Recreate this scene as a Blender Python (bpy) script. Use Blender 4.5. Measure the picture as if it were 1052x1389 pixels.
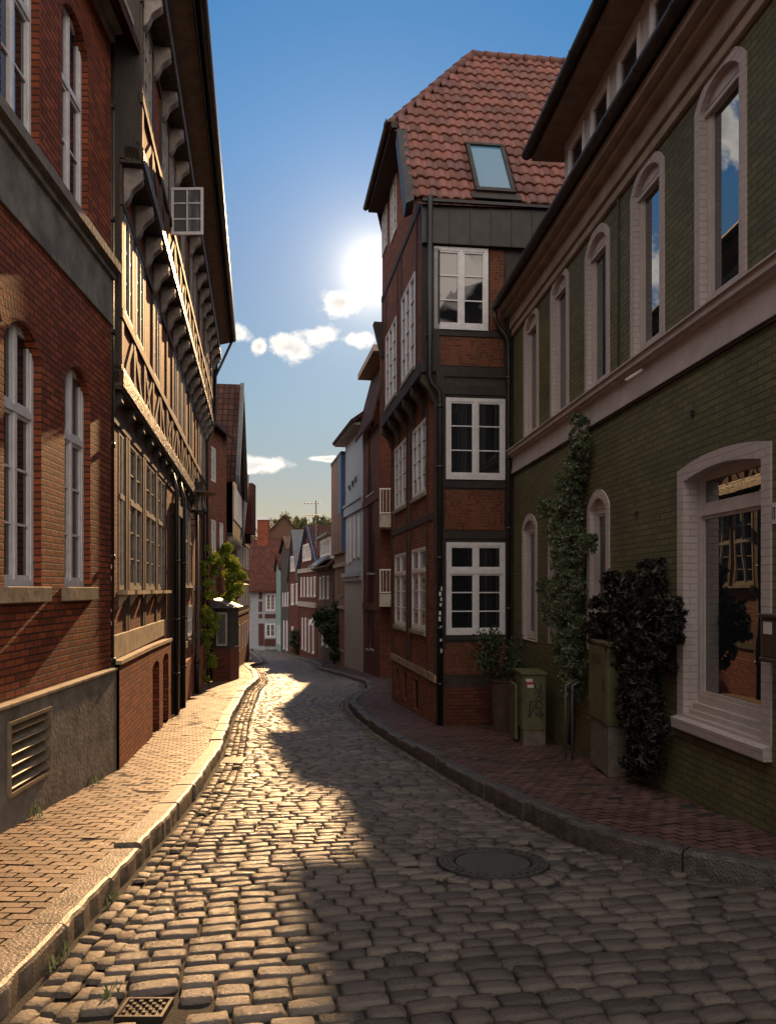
import bpy, math, random
import numpy as np
from mathutils import Vector
from mathutils.geometry import tessellate_polygon
random.seed(7); rng = np.random.default_rng(7)
R = math.radians
S = bpy.context.scene
for o in list(bpy.data.objects): bpy.data.objects.remove(o)
COL = S.collection

# ------------------------------------------------------------ camera, sky, sun, exposure
F, CX, HY = 1040.0, 526.0, 800.0            # focal length, centre column and horizon row of the photograph
cam = bpy.data.cameras.new('camera'); camo = bpy.data.objects.new('camera', cam); COL.objects.link(camo)
camo.location = (0, 0, 0); camo.rotation_euler = (R(90), 0, 0)
cam.sensor_fit = 'HORIZONTAL'; cam.sensor_width = 36; cam.lens = 36 * F / 1052
cam.shift_y = (HY - 694.5) / 1052; cam.clip_start = .05; cam.clip_end = 5000
S.camera = camo
SUN_AZ, SUN_EL = -0.0175, R(22.6)           # azimuth measured from +Y towards +X
S.view_settings.view_transform = 'Standard'; S.view_settings.look = 'None'
S.view_settings.exposure = 1.35; S.view_settings.gamma = 1
S.render.engine = 'CYCLES'
S.cycles.max_bounces = 6; S.cycles.sample_clamp_indirect = 6
sl = bpy.data.lights.new('sun', 'SUN'); sl.energy = 3.4; sl.angle = R(.8); sl.color = (1, .60, .28)
so = bpy.data.objects.new('sun', sl); COL.objects.link(so)
sd = Vector((math.sin(SUN_AZ) * math.cos(SUN_EL), math.cos(SUN_AZ) * math.cos(SUN_EL), math.sin(SUN_EL)))
so.rotation_euler = sd.to_track_quat('Z', 'Y').to_euler()

wd = bpy.data.worlds.new('World'); S.world = wd; wd.use_nodes = True
nt = wd.node_tree; N = nt.nodes; L = nt.links; N.clear()
def nd(t, **k):
    n = N.new(t)
    for a, b in k.items(): setattr(n, a, b)
    return n
def mth(op, a, b=None, c=None, clamp=False):
    n = nd('ShaderNodeMath', operation=op, use_clamp=clamp)
    for i, v in enumerate((a, b, c)):
        if v is None: continue
        if isinstance(v, (int, float)): n.inputs[i].default_value = v
        else: L.new(v, n.inputs[i])
    return n.outputs[0]
def mixc(f, a, b):
    n = nd('ShaderNodeMix', data_type='RGBA')
    for i, v in ((0, f), (6, a), (7, b)):
        if isinstance(v, (int, float)): n.inputs[i].default_value = v
        elif isinstance(v, tuple): n.inputs[i].default_value = v
        else: L.new(v, n.inputs[i])
    return n.outputs[2]
sky = nd('ShaderNodeTexSky', sky_type='NISHITA', sun_disc=False)
sky.sun_elevation = SUN_EL; sky.sun_rotation = SUN_AZ; sky.air_density = 2; sky.dust_density = 0; sky.ozone_density = 6
tc = nd('ShaderNodeTexCoord'); sp = nd('ShaderNodeSeparateXYZ'); L.new(tc.outputs['Generated'], sp.inputs[0])
yy = mth('MAXIMUM', sp.outputs[1], .05)
ca = mth('DIVIDE', sp.outputs[0], yy); cc = mth('DIVIDE', sp.outputs[2], yy)
mp = nd('ShaderNodeCombineXYZ'); L.new(ca, mp.inputs[0]); L.new(cc, mp.inputs[1])
def noise(scale, detail, rough=.55, vec=None):
    n = nd('ShaderNodeTexNoise'); n.inputs['Scale'].default_value = scale; n.inputs['Detail'].default_value = detail
    n.inputs['Roughness'].default_value = rough; L.new(vec or mp.outputs[0], n.inputs['Vector']); return n.outputs[0]
n1 = noise(22, 6, .58); n2 = noise(9, 3)
dens = None
# small fair-weather clouds given by their direction in the sky: (azimuth tangent, elevation tangent, half width, half height)
for (px, py, hw, hh) in ((466, 410, 48, 24), (393, 472, 38, 22), (440, 457, 52, 18), (482, 459, 32, 14), (322, 452, 32, 18), (352, 470, 14, 15),
                         (352, 630, 62, 15), (440, 622, 34, 5), (600, 520, 60, 30), (-150, 120, 190, 70), (-60, 330, 120, 60), (-330, 60, 200, 90), (20, 480, 90, 30)):
    dx = mth('DIVIDE', mth('SUBTRACT', ca, (px - CX) / F), hw / F); dy = mth('DIVIDE', mth('SUBTRACT', cc, (HY - py) / F), hh / F)
    r2 = mth('ADD', mth('MULTIPLY', dx, dx), mth('MULTIPLY', dy, dy))
    b = mth('SUBTRACT', 1.0, mth('SQRT', r2))
    dens = b if dens is None else mth('MAXIMUM', dens, b)
dd = mth('ADD', mth('MAXIMUM', dens, -1.5), mth('MULTIPLY', mth('SUBTRACT', n1, .5), 2.4))
cl = nd('ShaderNodeMapRange', interpolation_type='SMOOTHSTEP'); L.new(dd, cl.inputs[0]); cl.inputs[1].default_value = .08; cl.inputs[2].default_value = .62
core = nd('ShaderNodeMapRange', interpolation_type='SMOOTHSTEP'); L.new(mth('ADD', dd, mth('MULTIPLY', mth('SUBTRACT', n2, .5), 1.2)), core.inputs[0])
core.inputs[1].default_value = .3; core.inputs[2].default_value = 1.5
ccol = mixc(core.outputs[0], (9.5, 8.7, 7.8, 1), (4.0, 3.9, 3.9, 1))
# forward scattering of the air round the sun
dt = nd('ShaderNodeVectorMath', operation='DOT_PRODUCT'); L.new(tc.outputs['Generated'], dt.inputs[0]); dt.inputs[1].default_value = sd
ang = mth('ARCCOSINE', mth('MINIMUM', dt.outputs['Value'], .999999))
glow = mth('ADD', mth('ADD', mth('MULTIPLY', mth('EXPONENT', mth('MULTIPLY', ang, -60)), 24), mth('MULTIPLY', mth('EXPONENT', mth('MULTIPLY', ang, -17)), 3.6)), mth('MULTIPLY', mth('EXPONENT', mth('MULTIPLY', ang, -6)), 1.6))
gc = nd('ShaderNodeVectorMath', operation='SCALE'); gc.inputs[0].default_value = (1, .84, .62); L.new(glow, gc.inputs['Scale'])
# deep polarised blue overhead, paler towards the horizon
rp = nd('ShaderNodeValToRGB'); L.new(cc, rp.inputs[0]); el = rp.color_ramp.elements
for i, (q, c) in enumerate(((.13, (1.02, .82, .88)), (.23, (1.0, .9, .95)), (.43, (.85, .88, 1.04)), (.58, (.60, .95, 1.22)), (.75, (.40, .92, 1.22)))):
    e = el[i] if i < 2 else el.new(q)
    e.position = q; e.color = (c[0] * .56, c[1] * .57, c[2] * .58, 1)
tn = nd('ShaderNodeVectorMath', operation='MULTIPLY'); L.new(sky.outputs[0], tn.inputs[0]); L.new(rp.outputs[0], tn.inputs[1])
# unseen bright cloud bank added behind the viewer and overhead to fill the shade
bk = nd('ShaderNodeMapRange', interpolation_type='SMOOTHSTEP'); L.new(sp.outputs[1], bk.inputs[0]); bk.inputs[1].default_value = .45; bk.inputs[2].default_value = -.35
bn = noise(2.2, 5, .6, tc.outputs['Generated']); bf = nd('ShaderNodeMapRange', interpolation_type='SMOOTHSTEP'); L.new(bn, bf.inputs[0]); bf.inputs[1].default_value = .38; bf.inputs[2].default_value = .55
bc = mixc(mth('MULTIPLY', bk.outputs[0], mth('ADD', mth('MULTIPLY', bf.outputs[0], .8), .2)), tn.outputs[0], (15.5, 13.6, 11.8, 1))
gcl = nd('ShaderNodeVectorMath', operation='SCALE'); L.new(gc.outputs[0], gcl.inputs[0]); gcl.inputs['Scale'].default_value = .35
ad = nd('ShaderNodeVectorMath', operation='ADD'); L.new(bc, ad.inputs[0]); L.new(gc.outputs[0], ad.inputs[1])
cad = nd('ShaderNodeVectorMath', operation='ADD'); L.new(ccol, cad.inputs[0]); L.new(gcl.outputs[0], cad.inputs[1])
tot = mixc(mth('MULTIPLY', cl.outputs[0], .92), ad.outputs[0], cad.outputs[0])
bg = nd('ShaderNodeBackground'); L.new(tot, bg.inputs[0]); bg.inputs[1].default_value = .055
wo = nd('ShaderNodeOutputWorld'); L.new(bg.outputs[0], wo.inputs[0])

# ------------------------------------------------------------ materials
MAT = {}
def new_mat(name):
    global nt, N, L
    m = bpy.data.materials.new(name); m.use_nodes = True
    nt = m.node_tree; N = nt.nodes; L = nt.links; N.clear()
    out = nd('ShaderNodeOutputMaterial'); b = nd('ShaderNodeBsdfPrincipled'); L.new(b.outputs[0], out.inputs[0])
    MAT[name] = m
    return m, b
def tex(kind, vec, **k):
    n = nd('ShaderNodeTex' + kind); L.new(vec, n.inputs['Vector'])
    for a, v in k.items():
        a = a.replace('_', ' ')
        n.inputs[a].default_value = v
    return n
def c4(c): return (c[0], c[1], c[2], 1)
def bump(b, h, strength, dist, prev=None):
    n = nd('ShaderNodeBump'); n.inputs['Strength'].default_value = strength; n.inputs['Distance'].default_value = dist
    L.new(h, n.inputs['Height'])
    if prev is not None: L.new(prev, n.inputs['Normal'])
    L.new(n.outputs[0], b.inputs['Normal']); return n.outputs[0]
def plain(name, col, rough=.6, var=.25, scale=6, bs=.3, bd=.004, metal=0, col2=None, spec=.5, stretch=None, coords='Object'):
    m, b = new_mat(name); t = nd('ShaderNodeTexCoord'); v = t.outputs[coords]
    if stretch:
        mp_ = nd('ShaderNodeMapping'); mp_.inputs['Scale'].default_value = stretch; L.new(v, mp_.inputs[0]); v = mp_.outputs[0]
    n = tex('Noise', v, Scale=scale, Detail=8, Roughness=.65)
    c2 = col2 or tuple(x * (1 - var * 1.6) for x in col)
    mr = nd('ShaderNodeMapRange'); L.new(n.outputs[0], mr.inputs[0]); mr.inputs[1].default_value = .35; mr.inputs[2].default_value = .65
    L.new(mixc(mr.outputs[0], c4(c2), c4(col)), b.inputs['Base Color'])
    b.inputs['Roughness'].default_value = rough; b.inputs['Metallic'].default_value = metal; b.inputs['Specular IOR Level'].default_value = spec
    n2 = tex('Noise', v, Scale=scale * 6, Detail=6)
    if bs: bump(b, n2.outputs[0], bs, bd)
    return m
def brick(name, c1, c2, mortar, bw=.215, rh=.072, ms=.006, bs=1, bd=.008, rough=.75, dirt=.5, off=.5, herring=False, spec=.15, bias=0.0):
    m, b = new_mat(name); t = nd('ShaderNodeTexCoord'); uv = t.outputs['UV']
    wob = tex('Noise', uv, Scale=3, Detail=2)
    sc = nd('ShaderNodeVectorMath', operation='SCALE'); L.new(wob.outputs['Color'], sc.inputs[0]); sc.inputs['Scale'].default_value = .012
    av = nd('ShaderNodeVectorMath', operation='ADD'); L.new(uv, av.inputs[0]); L.new(sc.outputs[0], av.inputs[1]); v = av.outputs[0]
    if herring:
        chk = tex('Checker', v, Scale=1 / .30)
        rot = nd('ShaderNodeMapping'); rot.inputs['Rotation'].default_value = (0, 0, R(90)); L.new(v, rot.inputs[0])
        br1 = tex('Brick', v, Scale=1.0, Mortar_Size=ms, Mortar_Smooth=.3, Bias=bias, Brick_Width=.15, Row_Height=rh)
        br2 = tex('Brick', rot.outputs[0], Scale=1.0, Mortar_Size=ms, Mortar_Smooth=.3, Bias=bias, Brick_Width=.15, Row_Height=rh)
        for br in (br1, br2):
            br.inputs['Color1'].default_value = c4(c1); br.inputs['Color2'].default_value = c4(c2); br.inputs['Mortar'].default_value = c4(mortar)
        colr = mixc(chk.outputs['Fac'], br1.outputs[0], br2.outputs[0])
        fac = mth('ADD', mth('MULTIPLY', br1.outputs[1], mth('SUBTRACT', 1, chk.outputs['Fac'])), mth('MULTIPLY', br2.outputs[1], chk.outputs['Fac']))
    else:
        br = tex('Brick', v, Scale=1.0, Mortar_Size=ms, Mortar_Smooth=.35, Bias=bias, Brick_Width=bw, Row_Height=rh)
        br.offset = off
        br.inputs['Color1'].default_value = c4(c1); br.inputs['Color2'].default_value = c4(c2); br.inputs['Mortar'].default_value = c4(mortar)
        colr = br.outputs[0]; fac = br.outputs[1]
    n = tex('Noise', uv, Scale=1.3, Detail=6, Roughness=.65); f = nd('ShaderNodeMapRange'); L.new(n.outputs[0], f.inputs[0])
    f.inputs[1].default_value = .38; f.inputs[2].default_value = .68; f.inputs[3].default_value = 0; f.inputs[4].default_value = dirt
    n3 = tex('Noise', uv, Scale=28, Detail=5, Roughness=.7)
    g = mixc(mth('MULTIPLY', f.outputs[0], n3.outputs[0]), colr, c4(tuple(x * .3 for x in c2)))
    L.new(g, b.inputs['Base Color']); b.inputs['Roughness'].default_value = rough; b.inputs['Specular IOR Level'].default_value = spec
    h = mth('SUBTRACT', mth('MULTIPLY', n3.outputs[0], .5), fac)
    bump(b, h, bs, bd)
    return m
def glass(name, base=(.012, .014, .017), rough=.03, curtain=None, spec=.5, ior=1.75):
    m, b = new_mat(name)
    b.inputs['Base Color'].default_value = c4(base); b.inputs['Roughness'].default_value = rough; b.inputs['Specular IOR Level'].default_value = spec
    if ior: b.inputs['IOR'].default_value = ior
    t = nd('ShaderNodeTexCoord')
    if curtain:
        w = tex('Wave', t.outputs['UV'], Scale=9, Distortion=2.5, Detail=2); w2 = tex('Noise', t.outputs['UV'], Scale=1.2)
        st = nd('ShaderNodeMapRange'); L.new(w2.outputs[0], st.inputs[0]); st.inputs[1].default_value = .42; st.inputs[2].default_value = .5
        L.new(mixc(mth('MULTIPLY', st.outputs[0], mth('ADD', mth('MULTIPLY', w.outputs[1], .4), .6)), c4(base), c4(curtain)), b.inputs['Base Color'])
    n = tex('Noise', t.outputs['UV'], Scale=1.6, Detail=1); bump(b, n.outputs[0], .12, .01)
    return m
brick('red_brick', (.36, .095, .042), (.18, .048, .026), (.050, .034, .026), ms=.009, bd=.018)  # mortar colour darkened to stand for shade in the joints
brick('dark_red_brick', (.17, .050, .030), (.09, .030, .020), (.05, .034, .026), ms=.009, bd=.014)
brick('panel_brick', (.31, .095, .048), (.15, .047, .028), (.20, .135, .09), bw=.2, rh=.068, ms=.009, bd=.016)
brick('herring_brick', (.21, .062, .032), (.10, .034, .022), (.16, .105, .07), herring=True, rh=.06, ms=.008, bd=.01)
brick('brown_brick', (.14, .07, .045), (.08, .042, .028), (.13, .10, .075), ms=.009)
brick('green_brick', (.175, .165, .085), (.130, .123, .064), (.098, .093, .050), bd=.022, ms=.009, rough=.5, dirt=.85)
brick('mauve_brick', (.52, .45, .44), (.49, .42, .41), (.44, .37, .36), bw=.2, bd=.008, dirt=.25, rough=.6, ms=.007)
brick('roof_tile', (.13, .045, .032), (.075, .028, .021), (.035, .015, .012), bw=.24, rh=.33, ms=.022, bd=.03, off=0, dirt=.7)
brick('dark_roof_tile', (.10, .042, .032), (.055, .026, .021), (.018, .011, .01), bw=.24, rh=.33, ms=.022, bd=.03, off=0, dirt=.7)
plain('ridge_clay', (.14, .045, .03), rough=.65, var=.4, scale=3)
plain('grey_render', (.24, .22, .19), rough=.85, var=.35, scale=3, bs=.6, bd=.012)
plain('pale_render', (.40, .36, .30), rough=.85, var=.3, scale=3, bs=.5, bd=.01)
plain('bracket_paint', (.30, .25, .22), rough=.6, var=.3, scale=5, bs=.5)
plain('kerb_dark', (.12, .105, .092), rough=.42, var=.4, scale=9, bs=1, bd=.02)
plain('cast_iron', (.085, .08, .076), rough=.38, var=.3, scale=12, bs=.5, spec=.7)
plain('mauve_paint', (.52, .455, .44), rough=.6, var=.12, scale=4, bs=.35, bd=.004)
plain('cornice_beige', (.36, .27, .21), rough=.7, var=.2, scale=3, bs=.4, bd=.005)
plain('sandstone', (.42, .33, .22), rough=.8, var=.35, scale=4, bs=.5, bd=.008)
plain('white_paint', (.72, .70, .72), rough=.42, var=.12, scale=9, bs=.25, bd=.002)
plain('aged_white', (.34, .30, .26), rough=.6, var=.3, scale=9, bs=.4, bd=.003)
plain('white_weatherboard', (.36, .37, .41), rough=.6, var=.15, scale=4, bs=.2)
plain('blue_white_paint', (.33, .35, .41), rough=.6, var=.12, scale=3, bs=.2)
plain('grey_paint', (.34, .31, .30), rough=.65, var=.15, scale=3, bs=.2)
plain('mint_paint', (.20, .30, .28), rough=.6, var=.15, scale=3, bs=.2)
plain('orange_render', (.24, .125, .085), rough=.75, var=.2, scale=3, bs=.2)
plain('blue_paint', (.04, .085, .20), rough=.5, var=.2, scale=4, bs=.2)
plain('red_panel', (.10, .025, .02), rough=.6, var=.3, scale=3, bs=.2)
plain('old_timber', (.080, .054, .036), rough=.75, var=.45, scale=5, bs=.9, bd=.012, stretch=(1, 1, .25))
plain('carved_timber', (.14, .088, .048), rough=.42, var=.55, scale=9, bs=1.0, bd=.05, stretch=(1, 1, .5))
plain('dark_timber', (.035, .026, .021), rough=.7, var=.4, scale=5, bs=.7, bd=.008, stretch=(1, 1, .3))
plain('brown_timber', (.05, .034, .027), rough=.7, var=.35, scale=6, bs=.6, bd=.006)
plain('soffit_board', (.30, .22, .17), rough=.75, var=.25, scale=5, bs=.4, bd=.004)
plain('zinc', (.034, .029, .026), rough=.5, var=.35, scale=4, bs=.3, metal=.2)
plain('gutter_metal', (.075, .063, .055), rough=.4, var=.35, scale=7, bs=.2, metal=.6)
plain('black_iron', (.014, .013, .013), rough=.45, var=.3, scale=7, bs=.3)
plain('lead_grey', (.16, .16, .17), rough=.5, var=.25, scale=5, metal=.4)
plain('slate', (.10, .11, .13), rough=.45, var=.3, scale=6, bs=.4)
plain('cabinet_green', (.115, .115, .045), rough=.5, var=.3, scale=5, bs=.15)
plain('cabinet_base', (.17, .14, .11), rough=.85, var=.3, scale=9, bs=.4)
plain('sticker_white', (.6, .58, .56), rough=.5, var=.1)
plain('sticker_red', (.45, .03, .03), rough=.5, var=.1)
plain('graffiti_black', (.012, .012, .012), rough=.5, var=.1)
plain('brown_metal', (.055, .033, .025), rough=.35, var=.2, bs=.1)
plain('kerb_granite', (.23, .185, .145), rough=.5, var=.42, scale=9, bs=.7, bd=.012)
plain('bark', (.07, .05, .035), rough=.9, var=.4, scale=9, bs=.8, bd=.01)
plain('terracotta', (.09, .05, .035), rough=.8, var=.3, scale=5)
plain('white_railing', (.6, .58, .56), rough=.4, var=.1, scale=5, bs=0)
plain('louvre_metal', (.30, .24, .17), rough=.5, var=.3, scale=9, bs=.3, metal=.3)
plain('dark_interior', (.012, .011, .010), rough=.9, var=.1, bs=0)
plain('earth', (.07, .055, .04), rough=.95, var=.4, scale=6, bs=.8, bd=.02)
plain('joint_dirt', (.030, .025, .019), rough=.95, var=.4, scale=14, bs=.8, bd=.012)
plain('shutter', (.36, .33, .31), rough=.55, var=.15, scale=5, bs=.2)
glass('dark_glass'); glass('curtain_glass', curtain=(.30, .29, .28)); glass('grey_glass', base=(.10, .10, .105))
glass('shop_glass', rough=.006, ior=3.0); glass('sky_tint_glass', base=(.07, .18, .28), rough=.06)  # skylight pane is coloured blue to stand for the sky it reflects
m, b = new_mat('lamp_glass'); b.inputs['Base Color'].default_value = (.8, .75, .65, 1); b.inputs['Transmission Weight'].default_value = .85; b.inputs['Roughness'].default_value = .15
def stone_mat(name, lo, hi, rough, bs, bd, scale):
    m, b = new_mat(name); t = nd('ShaderNodeTexCoord'); at = nd('ShaderNodeUVMap', uv_map='rnd')
    s = nd('ShaderNodeSeparateXYZ'); L.new(at.outputs[0], s.inputs[0])
    n = tex('Noise', t.outputs['Object'], Scale=scale, Detail=7, Roughness=.7); n2 = tex('Noise', t.outputs['Object'], Scale=1.1, Detail=4)
    f = mth('ADD', mth('MULTIPLY', s.outputs[0], .8), mth('MULTIPLY', mth('SUBTRACT', n.outputs[0], .3), .5), clamp=True)
    c = mixc(f, c4(lo), c4(hi)); st = nd('ShaderNodeMapRange'); L.new(n2.outputs[0], st.inputs[0]); st.inputs[1].default_value = .4; st.inputs[2].default_value = .7
    L.new(mixc(mth('MULTIPLY', st.outputs[0], .35), c, c4(tuple(x * .5 for x in lo))), b.inputs['Base Color'])
    L.new(mth('ADD', rough, mth('MULTIPLY', mth('SUBTRACT', mth('ADD', s.outputs[1], n.outputs[0]), 1), .22)), b.inputs['Roughness'])
    bump(b, n.outputs[0], bs, bd); return m
stone_mat('cobble', (.058, .050, .045), (.19, .16, .138), .25, 1, .014, 45)
stone_mat('sett', (.07, .056, .045), (.18, .14, .11), .6, 1, .02, 40)
stone_mat('paver_pale', (.095, .055, .034), (.24, .145, .09), .52, .9, .006, 40)
stone_mat('paver_red', (.085, .045, .037), (.17, .09, .07), .5, .5, .004, 40)
stone_mat('tile_clay', (.085, .026, .018), (.21, .062, .038), .55, .6, .003, 18)
def leaf_mat(name, a, bb, trans=.35):
    m, b = new_mat(name); at = nd('ShaderNodeUVMap', uv_map='rnd'); s = nd('ShaderNodeSeparateXYZ'); L.new(at.outputs[0], s.inputs[0])
    c = mixc(s.outputs[0], c4(a), c4(bb)); L.new(c, b.inputs['Base Color']); b.inputs['Roughness'].default_value = .5
    tr = nd('ShaderNodeBsdfTranslucent'); L.new(c, tr.inputs[0]); mx = nd('ShaderNodeMixShader'); mx.inputs[0].default_value = trans
    L.new(b.outputs[0], mx.inputs[1]); L.new(tr.outputs[0], mx.inputs[2])
    L.new(mx.outputs[0], [x for x in N if x.type == 'OUTPUT_MATERIAL'][0].inputs[0]); return m
leaf_mat('leaf_dark', (.018, .030, .012), (.055, .085, .035), .15)
leaf_mat('leaf_mid', (.055, .080, .040), (.20, .24, .13), .25)
leaf_mat('leaf_bright', (.11, .17, .012), (.30, .36, .03), .5)
leaf_mat('leaf_far', (.06, .07, .025), (.16, .16, .055), .4)
leaf_mat('leaf_plum', (.010, .008, .007), (.034, .026, .018), .1)

# ------------------------------------------------------------ mesh helpers
class MB:
    def __init__(s): s.v = []; s.f = []; s.mi = []; s.cur = 0; s.parts = []
    def add(s, pts, faces):
        k = len(s.v); s.v += [tuple(p) for p in pts]; s.parts.append((k, len(pts), len(s.f), len(faces)))
        for f in faces: s.f.append(tuple(k + i for i in f)); s.mi.append(s.cur)
    def hexa(s, p):       # eight corners: bottom ring then top ring
        s.add(p, [(3, 2, 1, 0), (4, 5, 6, 7), (0, 1, 5, 4), (1, 2, 6, 5), (2, 3, 7, 6), (3, 0, 4, 7)])
    def box(s, x0, x1, y0, y1, z0, z1):
        s.hexa([(x0, y0, z0), (x1, y0, z0), (x1, y1, z0), (x0, y1, z0), (x0, y0, z1), (x1, y0, z1), (x1, y1, z1), (x0, y1, z1)])
    def wbox(s, W, u0, u1, z0, z1, d0, d1):
        s.hexa([W.p(u0, z0, d0), W.p(u1, z0, d0), W.p(u1, z0, d1), W.p(u0, z0, d1), W.p(u0, z1, d0), W.p(u1, z1, d0), W.p(u1, z1, d1), W.p(u0, z1, d1)])
    def wbar(s, W, a, b, w, d0, d1):   # bar on a wall from (u,z) a to b, width w
        du, dz = b[0] - a[0], b[1] - a[1]; l = math.hypot(du, dz) or 1; nu, nz = -dz / l * w / 2, du / l * w / 2
        q = [(a[0] + nu, a[1] + nz), (a[0] - nu, a[1] - nz), (b[0] - nu, b[1] - nz), (b[0] + nu, b[1] + nz)]
        s.hexa([W.p(x, z, d0) for x, z in q] + [W.p(x, z, d1) for x, z in q])
    def tube(s, path, r, n=10, cap=True):
        path = [Vector(p) for p in path]; rs = r if isinstance(r, (list, tuple)) else [r] * len(path); k = len(s.v)
        up = None
        for i, p in enumerate(path):
            t = (path[min(i + 1, len(path) - 1)] - path[max(i - 1, 0)]).normalized()
            if up is None: up = Vector((0, 0, 1)) if abs(t.z) < .9 else Vector((1, 0, 0))
            a = t.cross(up).normalized(); b = t.cross(a).normalized(); up = -b if b.dot(up) < 0 else b
            for j in range(n):
                an = 2 * math.pi * j / n; s.v.append(tuple(p + (a * math.cos(an) + b * math.sin(an)) * rs[i]))
        for i in range(len(path) - 1):
            for j in range(n):
                s.f.append((k + i * n + j, k + i * n + (j + 1) % n, k + (i + 1) * n + (j + 1) % n, k + (i + 1) * n + j)); s.mi.append(s.cur)
        if cap:
            s.f.append(tuple(k + j for j in range(n))); s.mi.append(s.cur); e = k + (len(path) - 1) * n
            s.f.append(tuple(e + j for j in reversed(range(n)))); s.mi.append(s.cur)
    def lathe(s, c, prof, n=24):
        k = len(s.v)
        for (r, z) in prof:
            for j in range(n):
                an = 2 * math.pi * j / n; s.v.append((c[0] + r * math.cos(an), c[1] + r * math.sin(an), c[2] + z))
        for i in range(len(prof) - 1):
            for j in range(n):
                s.f.append((k + i * n + j, k + i * n + (j + 1) % n, k + (i + 1) * n + (j + 1) % n, k + (i + 1) * n + j)); s.mi.append(s.cur)
        s.f.append(tuple(k + j for j in reversed(range(n)))); s.mi.append(s.cur)
        e = k + (len(prof) - 1) * n; s.f.append(tuple(e + j for j in range(n))); s.mi.append(s.cur)
    def prism(s, prof, ex):   # closed 3-D outline extruded by vector
        n = len(prof); ex = Vector(ex); a = [Vector(p) for p in prof]
        s.add([*a, *[p + ex for p in a]], [tuple(range(n)), tuple(reversed(range(n, 2 * n)))] + [(i, i + n, (i + 1) % n + n, (i + 1) % n) for i in range(n)])
    def each(s, name, mats, parent=None, **kw):     # every added piece becomes an object of its own
        out = []
        for (v0, nv_, f0, nf_) in s.parts:
            m_ = MB(); m_.v = s.v[v0:v0 + nv_]; m_.f = [tuple(i - v0 for i in f) for f in s.f[f0:f0 + nf_]]; m_.mi = [0] * nf_; out.append(m_.build(name, mats, parent, **kw))
        return out
    def build(s, name, mats, parent=None, smooth=False, bevel=0, fixn=True):
        if not isinstance(mats, (list, tuple)): mats = [mats]
        off = Vector(parent['_o']) if parent is not None else Vector((0, 0, 0))
        me = bpy.data.meshes.new(name)
        co = [(p[0] - off[0], p[1] - off[1], p[2] - off[2]) for p in s.v]
        me.from_pydata(co, [], s.f)
        for mm in mats: me.materials.append(MAT[mm])
        if len(mats) > 1: me.polygons.foreach_set('material_index', s.mi)
        if fixn:
            import bmesh
            bm = bmesh.new(); bm.from_mesh(me); bmesh.ops.recalc_face_normals(bm, faces=bm.faces); bm.to_mesh(me); bm.free()
        uvl = me.uv_layers.new(name='UVMap')
        vs = s.v; data = []
        for pl in me.polygons:
            n = pl.normal
            if abs(n.z) > .75: fr = ((1, 0, 0), (0, 1, 0))
            else:
                t = Vector((-n.y, n.x, 0)).normalized()
                if abs(t.y) > abs(t.x):
                    if t.y < 0: t = -t
                elif t.x < 0: t = -t
                vv = n.cross(t)
                if vv.z < 0: vv = -vv
                fr = (tuple(t), tuple(vv))
            for vi in pl.vertices:
                p = vs[vi]; data += [sum(p[q] * fr[0][q] for q in range(3)), sum(p[q] * fr[1][q] for q in range(3))]
        uvl.data.foreach_set('uv', data)
        if smooth: me.shade_smooth()
        o = bpy.data.objects.new(name, me); COL.objects.link(o)
        if parent is not None: o.parent = parent; o['_o'] = parent['_o']
        if bevel:
            mo = o.modifiers.new('bevel', 'BEVEL'); mo.width = bevel; mo.segments = 2; mo.limit_method = 'ANGLE'
        return o
def tag(o, label, cat, group=None, kind=None):
    if label: o['label'] = label
    if cat: o['category'] = cat
    if group: o['group'] = group
    if kind: o['kind'] = kind
    return o
def thing(name, label, cat, loc, group=None):
    o = bpy.data.objects.new(name, None); COL.objects.link(o); o.location = loc; o['_o'] = tuple(loc)
    return tag(o, label, cat, group)
class Wall:      # vertical plane X = a + m*Y; u is metres along it, from its near end
    def __init__(s, p0, p1):
        s.p0 = Vector((p0[0], p0[1], 0)); d = Vector((p1[0] - p0[0], p1[1] - p0[1], 0)); s.len = d.length; s.d = d.normalized()
        n = Vector((-s.d.y, s.d.x, 0)); s.n = n if n.dot(-s.p0) > 0 else -n
    def p(s, u, z, d=0): q = s.p0 + s.d * u + s.n * d; return (q.x, q.y, z)
    def Y(s, px, off=0):
        a = (px - CX) / F; o = s.p0 + s.n * off       # solve o + u d = Y (a,1)
        u = (a * o.y - o.x) / (s.d.x - a * s.d.y); return o.y + u * s.d.y
    def u(s, px, off=0):
        a = (px - CX) / F; o = s.p0 + s.n * off; return (a * o.y - o.x) / (s.d.x - a * s.d.y)
    def z(s, px, py, off=0): return (HY - py) / F * s.Y(px, off)
    def at(s, px, py, off=0): return (s.u(px, off), s.z(px, py, off))
    def uy(s, y): return (y - s.p0.y) / s.d.y
def rect(u0, u1, z0, z1): return [(u0, z0), (u1, z0), (u1, z1), (u0, z1)]
def arch(u0, u1, z0, zs, zt, n=10):
    pts = [(u0, z0), (u1, z0)]; w = (u1 - u0) / 2; h = zt - zs; r = (w * w + h * h) / (2 * h); c = (u0 + u1) / 2; a0 = math.asin(min(1, w / r))
    for i in range(n + 1):
        a = a0 - 2 * a0 * i / n; pts.append((c + r * math.sin(a), zt - r + r * math.cos(a)))
    return pts
def facade(mb, W, off, outer, holes, depth=.12):
    loops = [outer] + [list(h) for h in holes]
    tri = tessellate_polygon([[Vector((a, b, 0)) for a, b in l] for l in loops])
    flat = [p for l in loops for p in l]
    mb.add([W.p(a, b, off) for a, b in flat], [tuple(t) for t in tri])
    for h in loops[1:]:
        n = len(h)
        if depth: mb.add([W.p(a, b, off) for a, b in h] + [W.p(a, b, off - depth) for a, b in h], [(i, (i + 1) % n, n + (i + 1) % n, n + i) for i in range(n)])
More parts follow.
